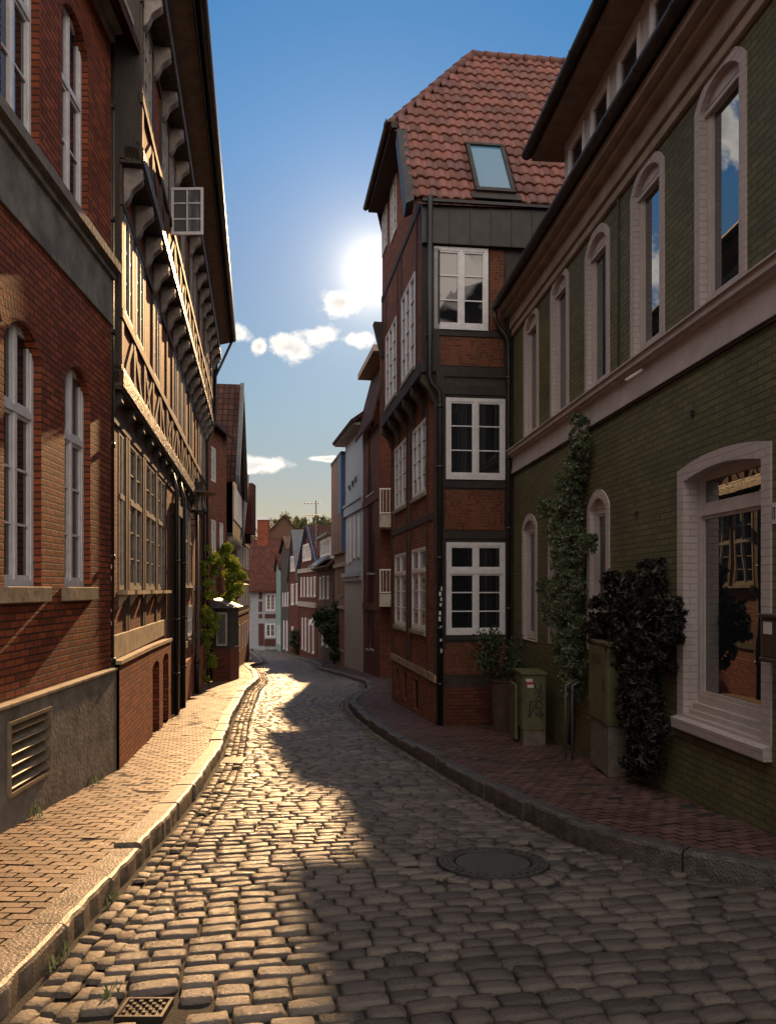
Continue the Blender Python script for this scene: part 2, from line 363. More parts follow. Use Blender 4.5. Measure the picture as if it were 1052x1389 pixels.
def ring(mb, W, inner, outer, d0, d1, depth):    # flat surround with rim and reveal
    n = len(inner)
    mb.add([W.p(a, b, d1) for a, b in inner] + [W.p(a, b, d1) for a, b in outer], [(i, (i + 1) % n, n + (i + 1) % n, n + i) for i in range(n)])
    mb.add([W.p(a, b, d1) for a, b in outer] + [W.p(a, b, d0) for a, b in outer], [(i, (i + 1) % n, n + (i + 1) % n, n + i) for i in range(n)])
    mb.add([W.p(a, b, d1) for a, b in inner] + [W.p(a, b, depth) for a, b in inner], [(i, (i + 1) % n, n + (i + 1) % n, n + i) for i in range(n)])
def window(root, W, off, u0, u1, z0, z1, depth=.1, cols=2, rows=3, transom=None, toprows=1, fw=.05, mat='white_paint', gl='dark_glass', mcols=1, label=None, top=None):
    """frame with casements; rows = panes above each other in a casement; mcols = panes side by side in a casement"""
    b = MB(); d0 = off - depth; d1 = d0 + .06; zt = top or z1
    b.wbox(W, u0, u0 + fw, z0, zt, d0, d1); b.wbox(W, u1 - fw, u1, z0, zt, d0, d1)
    b.wbox(W, u0 + fw, u1 - fw, z0, z0 + fw * 1.3, d0, d1); b.wbox(W, u0 + fw, u1 - fw, zt - fw, zt, d0, d1)
    zr = [(z0 + fw * 1.3, (transom if transom else zt - fw), rows)]
    if transom:
        b.wbox(W, u0 + fw, u1 - fw, transom, transom + fw * 1.3, d0, d1 + .012); zr.append((transom + fw * 1.3, zt - fw, toprows))
    iw = u1 - u0 - 2 * fw; mw = fw * .9
    cw = (iw - (cols - 1) * mw) / cols
    for (za, zb, nr) in zr:
        for c in range(cols):
            a = u0 + fw + c * (cw + mw); e = a + cw
            if c: b.wbox(W, a - mw, a, za, zb, d0, d1 + .006)
            sw = min(.035, cw * .12); ds, de = d0 + .012, d1 - .012
            b.wbox(W, a, a + sw, za, zb, ds, de); b.wbox(W, e - sw, e, za, zb, ds, de)
            b.wbox(W, a + sw, e - sw, za, za + sw * 1.2, ds, de); b.wbox(W, a + sw, e - sw, zb - sw, zb, ds, de)
            for r in range(1, nr):
                zz = za + (zb - za) * r / nr; b.wbox(W, a + sw, e - sw, zz - .012, zz + .012, ds + .004, de - .004)
            for r in range(1, mcols):
                uu = a + cw * r / mcols; b.wbox(W, uu - .012, uu + .012, za + sw, zb - sw, ds + .006, de - .006)
    f = b.build('window_frame', mat, root)
    if label: f['label'] = label
    g = MB(); g.add([W.p(u0 + .02, z0 + .02, d0 + .022), W.p(u1 - .02, z0 + .02, d0 + .022), W.p(u1 - .02, zt - .02, d0 + .022), W.p(u0 + .02, zt - .02, d0 + .022)], [(0, 1, 2, 3)])
    g.add([W.p(u0 + .0, z0, d0 - .03), W.p(u1, z0, d0 - .03), W.p(u1, zt, d0 - .03), W.p(u0, zt, d0 - .03)], [(0, 1, 2, 3)])
    gg = g.build('pane', gl, f, fixn=False)
    return f
def shell(mb, W, u0, u1, zb, zt, depth, front=0):   # side, rear and top walls behind a facade
    A, B = (u0, front - .001), (u1, front - .001)
    P = lambda u, d, z: W.p(u, z, d)
    c = [P(u0, front, zb), P(u1, front, zb), P(u1, -depth, zb), P(u0, -depth, zb), P(u0, front, zt), P(u1, front, zt), P(u1, -depth, zt), P(u0, -depth, zt)]
    mb.add(c, [(1, 2, 6, 5), (2, 3, 7, 6), (3, 0, 4, 7), (4, 5, 6, 7)])
def roof_eaves(root, W, u0, u1, ze, depth, rise, over=.3, mat='roof_tile', front=0, gable='red_brick'):   # ridge along the street
    b = MB(); P = lambda u, d, z: W.p(u, z, d); th = .12; mid = -depth / 2; o = .12
    sl_ = rise / (front - mid)
    for d_e, in ((front + over,), (-depth - over,)):
        zz = ze - over * sl_
        b.hexa([P(u0 - o, d_e, zz), P(u1 + o, d_e, zz), P(u1 + o, mid, ze + rise), P(u0 - o, mid, ze + rise),
                P(u0 - o, d_e, zz + th), P(u1 + o, d_e, zz + th), P(u1 + o, mid, ze + rise + th * 1.2), P(u0 - o, mid, ze + rise + th * 1.2)])
    r = b.build('roof', mat, root)
    g = MB()
    for u in (u0 + .002, u1 - .002): g.add([P(u, front, ze), P(u, -depth, ze), P(u, mid, ze + rise)], [(0, 1, 2)])
    g.build('gable_wall', gable, root); return r
def roof_gable(root, W, u0, u1, ze, depth, rise, over=.3, mat='roof_tile', front=0, gable='red_brick', hip=0):   # gable faces the street
    b = MB(); P = lambda u, d, z: W.p(u, z, d); th = .14; um = (u0 + u1) / 2; s_ = rise / ((u1 - u0) / 2)
    for ua, sg in ((u0, -1), (u1, 1)):
        ue = ua + sg * .2; zz = ze - .2 * s_
        b.hexa([P(ue, front + over, zz), P(ue, -depth, zz), P(um, -depth, ze + rise), P(um, front + over, ze + rise),
                P(ue, front + over, zz + th), P(ue, -depth, zz + th), P(um, -depth, ze + rise + th), P(um, front + over, ze + rise + th)])
    r = b.build('roof', mat, root)
    g = MB()
    for d in (front, -depth + .02): g.add([P(u0, d, ze), P(u1, d, ze), P(um, d, ze + rise)], [(0, 1, 2)])
    g.build('gable_wall', gable, root); return r

# ------------------------------------------------------------ ground profile and street edges
_Y = [-40, 0, 7, 10.3, 15, 30, 75, 95, 200, 3000]; _D = [.2, 1.77, 2.27, 2.5, 2.77, 3.52, 5.85, 6.6, 8, 8]
def zr(y): return -float(np.interp(y, _Y, _D))
def unroad(px, py):
    lo, hi = .5, 200
    for _ in range(50):
        mid = (lo + hi) / 2
        if -zr(mid) / mid > (py - HY) / F: lo = mid
        else: hi = mid
    return ((px - CX) / F * lo, lo)
KL = [unroad(*p) for p in ((23, 1362), (62, 1312), (147, 1219), (211, 1147), (272, 1071), (299, 1025), (314, 978), (334, 939), (351, 924), (348, 914), (336, 905), (357, 901), (352, 893), (338, 883))]
KR = [unroad(*p) for p in ((1052, 1209), (958, 1197), (884, 1175), (803, 1154), (710, 1110), (648, 1076), (586, 1039), (524, 1002), (487, 974), (474, 958), (484, 946), (499, 937), (496, 927), (468, 918), (432, 908), (434, 903), (406, 894), (367, 884), (352, 880))]
KL = [(-2.35 - .9, -12), (KL[0][0] - .12, 2.0)] + KL; KR = [(6.5, 2.5), (4.4, 4.6)] + KR
# dense, lightly smoothed edge lines
def dense(pl, step=.12):
    ys = np.array([p[1] for p in pl]); xs = np.array([p[0] for p in pl]); o = np.argsort(ys); ys, xs = ys[o], xs[o]
    g = np.arange(ys[0], 82, step); x = np.interp(g, ys, xs, right=xs[-1]); k = np.ones(7) / 7
    xp = np.pad(x, 3, mode='edge'); return g, np.convolve(xp, k, mode='valid')
GL_ = dense(KL); GR_ = dense(KR)
XL = lambda y: float(np.interp(y, *GL_)); XR = lambda y: float(np.interp(y, *GR_))
AW = lambda y: -3.15 - .051 * y
BW = lambda y: -1.844 - .17 * y
GW = lambda y: 3.855 - .0885 * y
def wallL(y): return AW(y) if y < 10.2 else (BW(y) if y < 27 else float(np.interp(y, [27, 32, 47, 90], [BW(27), -6.45, -8.45, -16])))
def wallR(y): return GW(y) + .3 if y < 15.2 else float(np.interp(y, [15.2, 15.3, 20.6, 30, 34, 39, 43, 50, 57, 61, 66, 70, 90], [2.5, .956, .1, -.32, -1.08, -2.17, -2.85, -4.57, -6.6, -7.86, -9.2, -10.2, -11]))
def walk(y, side):
    return zr(y) + (.12 if side < 0 else float(np.interp(y, [0, 6.5, 12, 18, 90], [.21, .17, .13, .10, .1])))

def sheet(name, ys, fx, fz, mat, kind='structure', nx=6):
    b = MB(); k = 0; pts = []; fs = []
    for i, y in enumerate(ys):
        a, c = fx(y)
        for j in range(nx + 1): x = a + (c - a) * j / nx; pts.append((x, y, fz(x, y)))
    for i in range(len(ys) - 1):
        for j in range(nx): q = i * (nx + 1) + j; fs.append((q, q + 1, q + nx + 2, q + nx + 1))
    b.add(pts, fs); o = b.build(name, mat, smooth=True); o['kind'] = kind; return o
yg = [-40, -10, 0, 3.5, 7, 10.3, 15, 22, 30, 45, 60, 75, 95, 200, 600, 3000]
g = sheet('ground', yg, lambda y: (-1500, 1500), lambda x, y: zr(y) - .06, 'earth', nx=30)

def stones(name, cells, mat, dome, drop, jh, tilt, profile=(-1, -.82, 0, .82, 1), parent=None, jit=.0, smooth=True):
    """cells: list of (x, y, z, half width, half length, angle); one mesh of separate worn stones"""
    n = len(cells); g = np.array(profile); k = len(g); gx, gy = np.meshgrid(g, g); gx = gx.ravel(); gy = gy.ravel()
    C = np.array(cells)
    hx = C[:, 3][:, None]; hy = C[:, 4][:, None]
    edge = np.maximum(abs(gx), abs(gy))
    h = dome * (1 - np.abs(gx) ** 4) * (1 - np.abs(gy) ** 4); h = h - drop * (edge > .95)
    cr = 1 - .10 * (np.abs(gx) * np.abs(gy)) ** 3
    lx = gx[None] * hx * cr; ly = gy[None] * hy * cr
    if jit:
        lx = lx + rng.normal(0, jit, (n, k * k)) * (edge > .5); ly = ly + rng.normal(0, jit, (n, k * k)) * (edge > .5)
        h = h[None] + rng.normal(0, jit * .35, (n, k * k)) * (edge < .95)
    else: h = np.repeat(h[None], n, 0)
    h = h + rng.normal(0, jh, (n, 1)) + lx * rng.normal(0, tilt, (n, 1)) + ly * rng.normal(0, tilt * 1.3, (n, 1))
    a = C[:, 5][:, None]; X = C[:, 0][:, None] + lx * np.cos(a) - ly * np.sin(a); Y = C[:, 1][:, None] + lx * np.sin(a) + ly * np.cos(a)
    zz = -np.interp(Y, _Y, _D) + (C[:, 2][:, None]); Z = zz + h
    V = np.stack([X, Y, Z], -1).reshape(-1, 3)
    q = []
    for i in range(k - 1):
        for j in range(k - 1): q.append((i * k + j, i * k + j + 1, (i + 1) * k + j + 1, (i + 1) * k + j))
    q = np.array(q); Fc = (q[None] + (np.arange(n) * k * k)[:, None, None]).reshape(-1, 4)
    return raw(name, V, Fc, mat, np.repeat(rng.random((n, 2)), len(q) * 4, 0), parent, smooth)
def raw(name, V, Fc, mat, rnd, parent=None, smooth=False):
    me = bpy.data.meshes.new(name); nf, c = Fc.shape
    if parent is not None: V = V - np.array(parent['_o'])
    me.vertices.add(len(V)); me.vertices.foreach_set('co', V.astype('f4').ravel())
    me.loops.add(nf * c); me.loops.foreach_set('vertex_index', Fc.astype('i4').ravel())
    me.polygons.add(nf); me.polygons.foreach_set('loop_start', (np.arange(nf) * c).astype('i4'))
    me.update(calc_edges=True); uv = me.uv_layers.new(name='rnd'); uv.data.foreach_set('uv', rnd.astype('f4').ravel())
    me.materials.append(MAT[mat])
    me.shade_smooth() if smooth else me.shade_flat()
    me.validate(); o = bpy.data.objects.new(name, me); COL.objects.link(o)
    if parent is not None: o.parent = parent; o['_o'] = parent['_o']
    return o
MH = unroad(668, 1170)      # manhole
DG = (unroad(196, 1368))
def in_hole(x, y, hx=0): return (x - MH[0]) ** 2 + (y - MH[1]) ** 2 < (.57 + hx * .33) ** 2 or (abs(x - DG[0]) < .115 + hx * .5 and abs(y - DG[1]) < .10 + .07)
cells = []; y = 2.2; row = 0
while y < 80:
    rl = random.uniform(.110, .145); a, c = XL(y) + .40, XR(y) - .27
    dirx = (XL(y + 1) + XR(y + 1) - XL(y - 1) - XR(y - 1)) / 4; ske = max(-.25, min(.25, -dirx * .8)) - .03
    x = a - .03
    while x < c - .07:
        w = random.uniform(.17, .28) if x > a else random.uniform(.10, .28)
        if c - (x + w) < .1: w = c - x
        xc = x + w / 2; yc = y + rl / 2 + ske * (xc - (a + c) / 2) + .05 * math.sin(xc * 1.7 + y * .35) + random.gauss(0, .006)
        if not in_hole(xc, yc, w):
            cells.append((xc, yc, 0, w / 2 - .001, rl / 2 - .002, ske + random.gauss(0, .02)))
        x += w
    y += rl; row += 1
for k in range(20):
    a_ = 2 * math.pi * k / 20; cells.append((MH[0] + .535 * math.cos(a_), MH[1] + .535 * math.sin(a_), 0, .082, .078, a_ + math.pi / 2))
road = stones('road', cells, 'cobble', .0065, .028, .003, .028, profile=(-1, -.93, -.4, .4, .93, 1), jit=.0028); road['kind'] = 'structure'
sheet('road_bed', list(np.arange(-6, 82, .5)), lambda y: (XL(y) - .05, XR(y) + .05), lambda x, y: zr(y) - .027, 'joint_dirt')['kind'] = 'structure'
# rows of small setts running along both kerbs
cells = []
for (xf, sgn, nrow, wrow) in ((XL, 1, 3, .105), (XR, -1, 2, .11)):
    for r in range(nrow):
        y = 2.0 + random.random() * .1
        while y < 80:
            l = random.uniform(.13, .22); xc = xf(y + l / 2) + sgn * (.05 + wrow * (r + .5)); sl_ = xf(y + l) - xf(y)
            cells.append((xc, y + l / 2, -.006, wrow / 2 - .006, l / 2 - .006, -sl_ / l)); y += l
o = stones('gutter_setts', cells, 'sett', .006, .022, .006, .07, profile=(-1, -.9, 0, .9, 1), jit=.006); o['kind'] = 'structure'
# pavements of clinker bricks
def pavement(name, side, mat, th):
    cells = []; ct, st = math.cos(th), math.sin(th); bw_, bh_ = .205, .101
    for j in range(-60, 900):
        for i in range(-90, 90):
            gx_, gy_ = (i + (j % 2) * .5) * bw_, j * bh_; yc = gx_ * st + gy_ * ct; xc = gx_ * ct - gy_ * st
            if yc < (1.5 if side < 0 else 4.0) or yc > 80 or abs(xc) > 12: continue
            ok = (wallL(yc) - .05 < xc < XL(yc) - .11) if side < 0 else (XR(yc) + .11 < xc < wallR(yc) + .1)
            if ok: cells.append((xc, yc, walk(yc, side) - zr(yc) + .004 * math.sin(xc * 2.3 + yc * 1.3) - (.005 if random.random() < .02 else 0), bw_ / 2 - .0015, bh_ / 2 - .0015, th + random.gauss(0, .005)))
    o = stones(name, cells, mat, .0006, .025, .0012, .014, profile=(-1, -.97, .97, 1), smooth=False); o['kind'] = 'structure'
    sheet(name + '_bed', list(np.arange(-6 if side < 0 else 2.6, 82, .25)), (lambda y: (wallL(y) - .5, XL(y) - .1)) if side < 0 else (lambda y: (XR(y) + .1, wallR(y) + .5)),
          lambda x, y: walk(y, side) - .03, 'joint_dirt')['kind'] = 'structure'
pavement('pavement_left', -1, 'paver_pale', -.07); pavement('pavement_right', 1, 'paver_red', .42)
def kerb(name, side):
    b = MB(); xf = XL if side < 0 else XR; y = 1.6 if side < 0 else 3.0; w = .22 if side < 0 else .16
    while y < 80:
        l = random.uniform(.75, 1.25); n = 6; dz = random.gauss(0, .010); dx = random.gauss(0, .006); rings = []
        for i in range(n + 1):
            yy = y + .008 + (l - .016) * i / n; x = xf(yy) + dx; s = (xf(yy + .2) - xf(yy - .2)) / .4; nl = math.sqrt(1 + s * s); nx, ny = 1 / nl, -s / nl
            zt = walk(yy, side) + .020 + dz + random.gauss(0, .003); zb = zr(yy) - .05; e = random.gauss(0, .008)
            P = lambda d, z: (x + side * d * nx, yy + side * d * ny, z)
            rings.append([P(-.004 + e, zb), P(0 + e, zt - .03), P(.012 + e * .5, zt - .008), P(.035, zt), P(w - .01, zt - .002), P(w, zt - .012), P(w, zb)])
        k = len(rings[0]); b.add([p for r in rings for p in r], [(i * k + j, i * k + j + 1, (i + 1) * k + j + 1, (i + 1) * k + j) for i in range(n) for j in range(k - 1)] + [tuple(range(k)), tuple(reversed(range(n * k, n * k + k)))])
        y += l
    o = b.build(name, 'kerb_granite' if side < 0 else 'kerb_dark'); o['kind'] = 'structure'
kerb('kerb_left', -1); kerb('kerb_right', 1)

#__BUILDINGS__
# ------------------------------------------------------------ left: red brick house with a rendered plinth
def mkwall(a, m, y0, y1): return Wall((a + m * y0, y0), (a + m * y1, y1))
WA = mkwall(-3.15, -.051, -6, 10.16); U = WA.uy
HA = thing('brick_house', 'dark red brick house with arched windows, grey frieze and vented plinth, nearest on the left', 'house', (AW(2) - 1, 2, zr(2)))
b = MB(); holes = []; lo = []; up = []
for y0 in (8.50, 7.01, 5.5, 4.0, 2.5, 1.0, -.5, -2.0): lo.append((U(y0), U(y0 + .85)))
for y0 in (8.42, 6.95, 5.45, 3.95, 2.45, .95): up.append((U(y0), U(y0 + .85)))
for a, c in lo: holes.append(arch(a, c, .03, 2.33, 2.58))
for a, c in up: holes.append(arch(a, c, 4.42, 6.42, 6.64))
facade(b, WA, 0, rect(0, WA.len, -4, 7.5), holes, .15)
shell(b, WA, 0, WA.len, -4, 7.5, 7); b.build('wall', 'red_brick', HA)
for k, (a, c) in enumerate(lo): window(HA, WA, 0, a, c, .03, 2.33, .14, 2, 3, transom=1.72, toprows=1, fw=.055, top=2.6, gl='dark_glass' if k % 2 else 'grey_glass')
for k, (a, c) in enumerate(up): window(HA, WA, 0, a, c, 4.42, 6.42, .14, 2, 2, transom=5.75, toprows=1, fw=.05, top=6.66, gl='dark_glass')
for a, c in lo:
    s = MB(); s.wbox(WA, a - .09, c + .10, -.125, .03, -.12, .07); s.build('window_sill', 'sandstone', HA, bevel=.008)
s = MB()
for (z0, z1, d) in ((3.50, 4.10, .03), (4.10, 4.19, .07), (4.19, 4.30, .14), (4.30, 4.36, .10)): s.wbox(WA, 0, WA.len, z0, z1, -.02, d)
s.build('frieze', 'grey_render', HA)
# vertical soldier courses over the windows are laid in the brickwork plane
for a, c in lo:
    s = MB(); n = 16
    for i in range(n):
        t0 = -.5 + i / n; t1 = -.5 + (i + .86) / n; cx = (a + c) / 2
        f = lambda t, r: (cx + math.sin(t * 1.25) * (.79 + r), 1.80 + math.cos(t * 1.25) * (.79 + r))
        q = [f(t0, .0), f(t1, .0), f(t1, .26), f(t0, .26)]
        s.hexa([WA.p(*x, -.004) for x in q] + [WA.p(*x, .003) for x in q])
    s.build('brick_arch', 'red_brick', HA)
# plinth with louvred vent
vu0, vz0 = WA.at(10, 1080, .08); vu1, vz1 = WA.at(68, 958, .08); vz0 = WA.z(10, 1084, .08); vz1 = WA.z(68, 958, .08)
s = MB(); facade(s, WA, .08, rect(0, WA.len - .03, -4, -1.07), [rect(vu0, vu1, vz0, vz1)], .12)
s.add([WA.p(WA.len - .03, -4, .08), WA.p(WA.len - .03, -4, 0), WA.p(WA.len - .03, -1.07, 0), WA.p(WA.len - .03, -1.07, .08)], [(0, 1, 2, 3)])
s.build('plinth', 'grey_render', HA)
s = MB(); s.wbox(WA, 0, WA.len - .02, -1.07, -1.03, -.01, .10); s.build('plinth_coping', 'sandstone', HA, bevel=.01)
s = MB(); t = .035
for (a, c, e, f) in ((vu0, vu1, vz0, vz0 + t), (vu0, vu1, vz1 - t, vz1), (vu0, vu0 + t, vz0 + t, vz1 - t), (vu1 - t, vu1, vz0 + t, vz1 - t)): s.wbox(WA, a, c, e, f, 0, .105)
vf = s.build('vent_grille', 'louvre_metal', HA); s = MB()
for i in range(6):
    z = vz0 + t + (vz1 - vz0 - 2 * t) * (i + .25) / 6
    P = WA.p; s.hexa([P(vu0 + t, z, .085), P(vu1 - t, z, .085), P(vu1 - t, z + .07, .01), P(vu0 + t, z + .07, .01), P(vu0 + t, z + .012, .09), P(vu1 - t, z + .012, .09), P(vu1 - t, z + .082, .014), P(vu0 + t, z + .082, .014)])
s.build('louvre', 'louvre_metal', vf)
s = MB(); s.wbox(WA, vu0, vu1, vz0, vz1, -.06, -.05); s.build('vent_back', 'dark_interior', vf)
s = MB()
for (z0, z1, d) in ((7.25, 7.36, .06), (7.36, 7.48, .16), (7.48, 7.56, .30)): s.wbox(WA, 0, WA.len, z0, z1, -.02, d)
s.build('eaves_cornice', 'pale_render', HA)
roof_eaves(HA, WA, 0, WA.len, 7.56, 7, 3.8, .35)
# iron downpipe between the two houses
s = MB(); px, py_ = AW(10.2) - .03, 10.225
s.tube([(px, py_, -1.0), (px, py_, 7.3)], .05, 14); s.tube([(px, py_, zr(10.2) - .1), (px, py_, -.98)], .062, 14)
for z in (-2.0, -.98, .4, 1.9, 3.4, 4.9, 6.4): s.tube([(px, py_, z), (px, py_, z + .07)], .062 if z > -.9 else .075, 14)
s.build('downpipe', 'black_iron', HA, smooth=True).data.shade_smooth()
for k, z in enumerate((.28, .12, -.02, -.13, -.30, -.47, .02)):
    s = MB(); h = random.uniform(.03, .06); a0 = random.uniform(-1.9, -1.5); r = .0525; n = 5
    s.add([(px + r * math.cos(a0 + .7 * i / n), py_ + r * math.sin(a0 + .7 * i / n), z + zz) for zz in (0, h) for i in range(n + 1)], [(i, i + 1, n + 2 + i, n + 1 + i) for i in range(n)])
    s.build('sticker', ('sticker_white', 'blue_paint')[k % 4 == 3], [o for o in HA.children if o.name.startswith('downpipe')][0])

# ------------------------------------------------------------ left: long half-timbered house with jettied storeys
WB = mkwall(-1.844, -.17, 10.24, 27); U = WB.uy; LB = WB.len
HB = thing('half_timbered_house', 'long half-timbered house with jettied upper storeys, scrolled brackets and brick panels, on the left', 'house', (BW(18) - 1, 18, zr(18)))
b = MB(); gh = []
wpx = [(160.5, 168), (175, 191.5), (197, 210), (213.5, 223)]
gw = [(WB.u(a, -.12), WB.u(c, -.12)) for a, c in wpx] + [(WB.u(a, -.12), WB.u(c, -.12)) for a, c in ((243, 248.5), (250, 255), (256.5, 260.5))]
for a, c in gw: gh.append(rect(a, c, .0 if a < U(17) else .12, 2.26))
dr = (WB.u(232, -.12), WB.u(238, -.12)); gh.append(rect(dr[0], dr[1], -2.6, 1.7))
bw2 = [(WB.u(246, -.12), WB.u(252, -.12)), (WB.u(254, -.12), WB.u(260, -.12))]
for a, c in bw2: gh.append(rect(a, c, -1.35, -.45))
facade(b, WB, -.12, rect(0, LB, -4.5, 2.9), gh, .1)
shell(b, WB, 0, LB, -4.5, 2.75, 8, -.12)
b.build('wall', 'panel_brick', HB)
for k, (a, c) in enumerate(gw):
    z0 = .0 if a < U(17) else .12
    window(HB, WB, -.12, a, c, z0, 2.26, .05, 2, 3, transom=1.30, toprows=2, fw=.055, mat='aged_white', gl='dark_glass')
    s = MB(); s.wbox(WB, a - .08, c + .08, z0 - .07, z0 - .01, -.14, .02)
    s.hexa([WB.p(a, z0 - .25, -.12), WB.p(a + .08, z0 - .25, -.12), WB.p(a + .08, z0 - .25, -.10), WB.p(a, z0 - .25, -.10), WB.p(a, z0 - .07, -.12), WB.p(a + .08, z0 - .07, -.12), WB.p(a + .08, z0 - .07, .01), WB.p(a, z0 - .07, .01)])
    s.build('window_sill', 'sandstone', HB)
for a, c in bw2: window(HB, WB, -.12, a, c, -1.35, -.45, .05, 2, 2, fw=.05)
# door with pilasters
s = MB(); s.wbox(WB, dr[0], dr[1], -3, 1.7, -.24, -.18); d_ = s.build('door', 'dark_timber', HB)
s = MB(); s.wbox(WB, dr[0] + .1, dr[1] - .1, -.9, 1.3, -.18, -.165); s.build('door_panel', 'brown_timber', d_)
s = MB()
for u in (dr[0] - .15, dr[1]): s.wbox(WB, u, u + .15, -3.2, 1.7, -.12, .0)
s.wbox(WB, dr[0] - .22, dr[1] + .22, 1.7, 1.95, -.12, .06); s.build('door_surround', 'dark_timber', HB)
# ground floor posts, rails, braces
s = MB(); posts = [gw[0][1] + .12, gw[1][0] - .12, gw[1][1] + .14, gw[2][0] - .12, gw[2][1] + .1, gw[3][1] + .15, U(19.0), U(20.6), U(23.0), U(24.6), U(26.6)]
for u in posts: s.wbox(WB, u - .07, u + .07, -.62 if u < U(17) else -1.9, 2.7, -.14, -.095)
s.wbox(WB, 0, LB, 2.28, 2.44, -.14, -.09); s.wbox(WB, U(18.6), LB, -.02, .1, -.14, -.098); s.wbox(WB, U(18.6), LB, -1.6, -1.42, -.14, -.085)
s.wbar(WB, (gw[1][1] + .22, .1), (gw[2][0] - .2, 1.0), .12, -.14, -.1)
s.build('timber_frame', 'old_timber', HB)
s = MB(); e = U(16.35); s.wbox(WB, 0, e, -.95, -.62, -.13, -.08); s.build('stone_band', 'sandstone', HB, bevel=.01)
ph = [(WB.u(207, 0), WB.u(216, 0), -1.3, -2.75), (WB.u(221, 0), WB.u(228.5, 0), -1.28, -2.7)]
s = MB(); facade(s, WB, 0, [(0, -4.5), (e, -4.5), (e, -1.08), (e * .5, -1.03), (0, -1.0)], [arch(a, c, z0, z1 - .08, z1) for a, c, z1, z0 in ph], .22)
s.add([WB.p(e, -4.5, 0), WB.p(e, -4.5, -.12), WB.p(e, -1.08, -.12), WB.p(e, -1.08, 0)], [(0, 1, 2, 3)]); s.build('plinth', 'red_brick', HB)
s = MB(); s.hexa([WB.p(0, -1.0, -.12), WB.p(e * .5, -1.03, -.12), WB.p(e * .5, -1.03, .03), WB.p(0, -1.0, .03), WB.p(0, -.95, -.12), WB.p(e * .5, -.97, -.12), WB.p(e * .5, -.97, .03), WB.p(0, -.95, .03)])
s.hexa([WB.p(e * .5, -1.03, -.12), WB.p(e, -1.09, -.12), WB.p(e, -1.09, .03), WB.p(e * .5, -1.03, .03), WB.p(e * .5, -.97, -.12), WB.p(e, -1.03, -.12), WB.p(e, -1.03, .03), WB.p(e * .5, -.97, .03)])
s.build('plinth_coping', 'sandstone', HB)
s = MB()
for a, c, z1, z0 in ph: s.wbox(WB, a - .1, c + .1, z0 - .1, z0, -.1, .04)
s.each('cellar_sill', 'sandstone', HB); s = MB()
for a, c, z1, z0 in ph: s.wbox(WB, a, c, z0, z1, -.24, -.21)
s.each('cellar_shutter', 'dark_timber', HB)
s = MB(); s.wbox(WB, U(17.9), U(27), -4.5, -1.9, -.12, -.02); s.build('plinth', 'red_brick', HB)
# upper storeys: (front offset, bottom, sill, window top, top)
def storey(root, W, off, z0, zs, zw, z1, u0, u1, mod, phase, tim='old_timber', panel='red_brick', pat=(1,), winw=.74):
    b = MB(); hs = []; us = []; u = u0 + phase
    while u + mod < u1 + .05: us.append(u); u += mod
    wi = [u for k, u in enumerate(us) if pat[k % len(pat)]]
    for u in wi: hs.append(rect(u + (mod - winw) / 2, u + (mod + winw) / 2, zs, zw))
    facade(b, W, off, rect(u0, u1, z0, z1), hs, .05); b.build('wall', panel, root)
    for k, u in enumerate(wi): window(root, W, off, u + (mod - winw) / 2, u + (mod + winw) / 2, zs, zw, .03, 2, 3, fw=.045, mat='aged_white', gl=('curtain_glass', 'dark_glass', 'grey_glass')[k % 3])
    s = MB()
    for u in us + [us[-1] + mod]:
        s.wbox(W, u - .07, u + .07, z0, z1, off - .02, off + .03)
    s.wbox(W, u0, u1, zs - .13, zs - .01, off - .02, off + .045); s.wbox(W, u0, u1, zw + .01, zw + .13, off - .02, off + .04)
    for k, u in enumerate(us):
        a = (u + .07, z0 + .02); c = (u + mod - .07, zs - .14)
        if k % 3 == 0: s.wbar(W, a, (c[0], c[1]), .11, off - .02, off + .022)
        elif k % 3 == 1: s.wbar(W, (a[0], c[1]), (c[0], a[1]), .11, off - .02, off + .022)
        else:
            s.wbar(W, a, (c[0], c[1]), .10, off - .02, off + .02); s.wbar(W, (a[0], c[1]), (c[0], a[1]), .10, off - .02, off + .024)
    s.build('timber_frame', tim, root)
def bracket(root, W, u, z1, d0, d1, h, w, mat):    # scrolled bracket under a jetty
    n = 12; pr = [(d0, z1), (d1, z1), (d1 + .015, z1 - .05), (d1, z1 - .1)]
    for i in range(1, n): t = i / n; pr.append((d0 + (d1 - d0) * (1 - t) * (1 + .16 * math.sin(t * 9)) + .012, z1 - .1 - (h - .1) * t))
    pr.append((d0, z1 - h)); s = MB(); v = W.d * w
    s.prism([W.p(u - w / 2, z, d) for d, z in pr], v); return s.build('bracket', mat, root, bevel=.008)
z2, z3, z4 = 2.78, 5.78, 8.12
storey(HB, WB, 0, z2, 3.78, 5.15, z3, 0, LB, 1.03, .1, pat=(1, 1, 0, 1, 0, 0, 1))
storey(HB, WB, .26, z3, 6.68, 7.9, z4, 0, LB, 1.03, .1, pat=(1, 0, 1, 1, 0))
s = MB(); s.wbox(WB, 0, LB, z2 - .06, z2 + .16, -.1, .055); s.wbox(WB, 0, LB, z2 + .16, z2 + .24, -.1, .03)
s.wbox(WB, 0, LB, z3 - .02, z3 + .17, .05, .31); s.wbox(WB, 0, LB, z3 + .17, z3 + .25, .2, .285); s.build('carved_beam', 'carved_timber', HB, bevel=.012)
s = MB(); s.wbox(WB, 0, LB, z2 - .1, z2 - .06, -.12, .03); s.wbox(WB, 0, LB, z3 - .06, z3 - .02, 0, .28); s.build('jetty_soffit', 'dark_timber', HB)
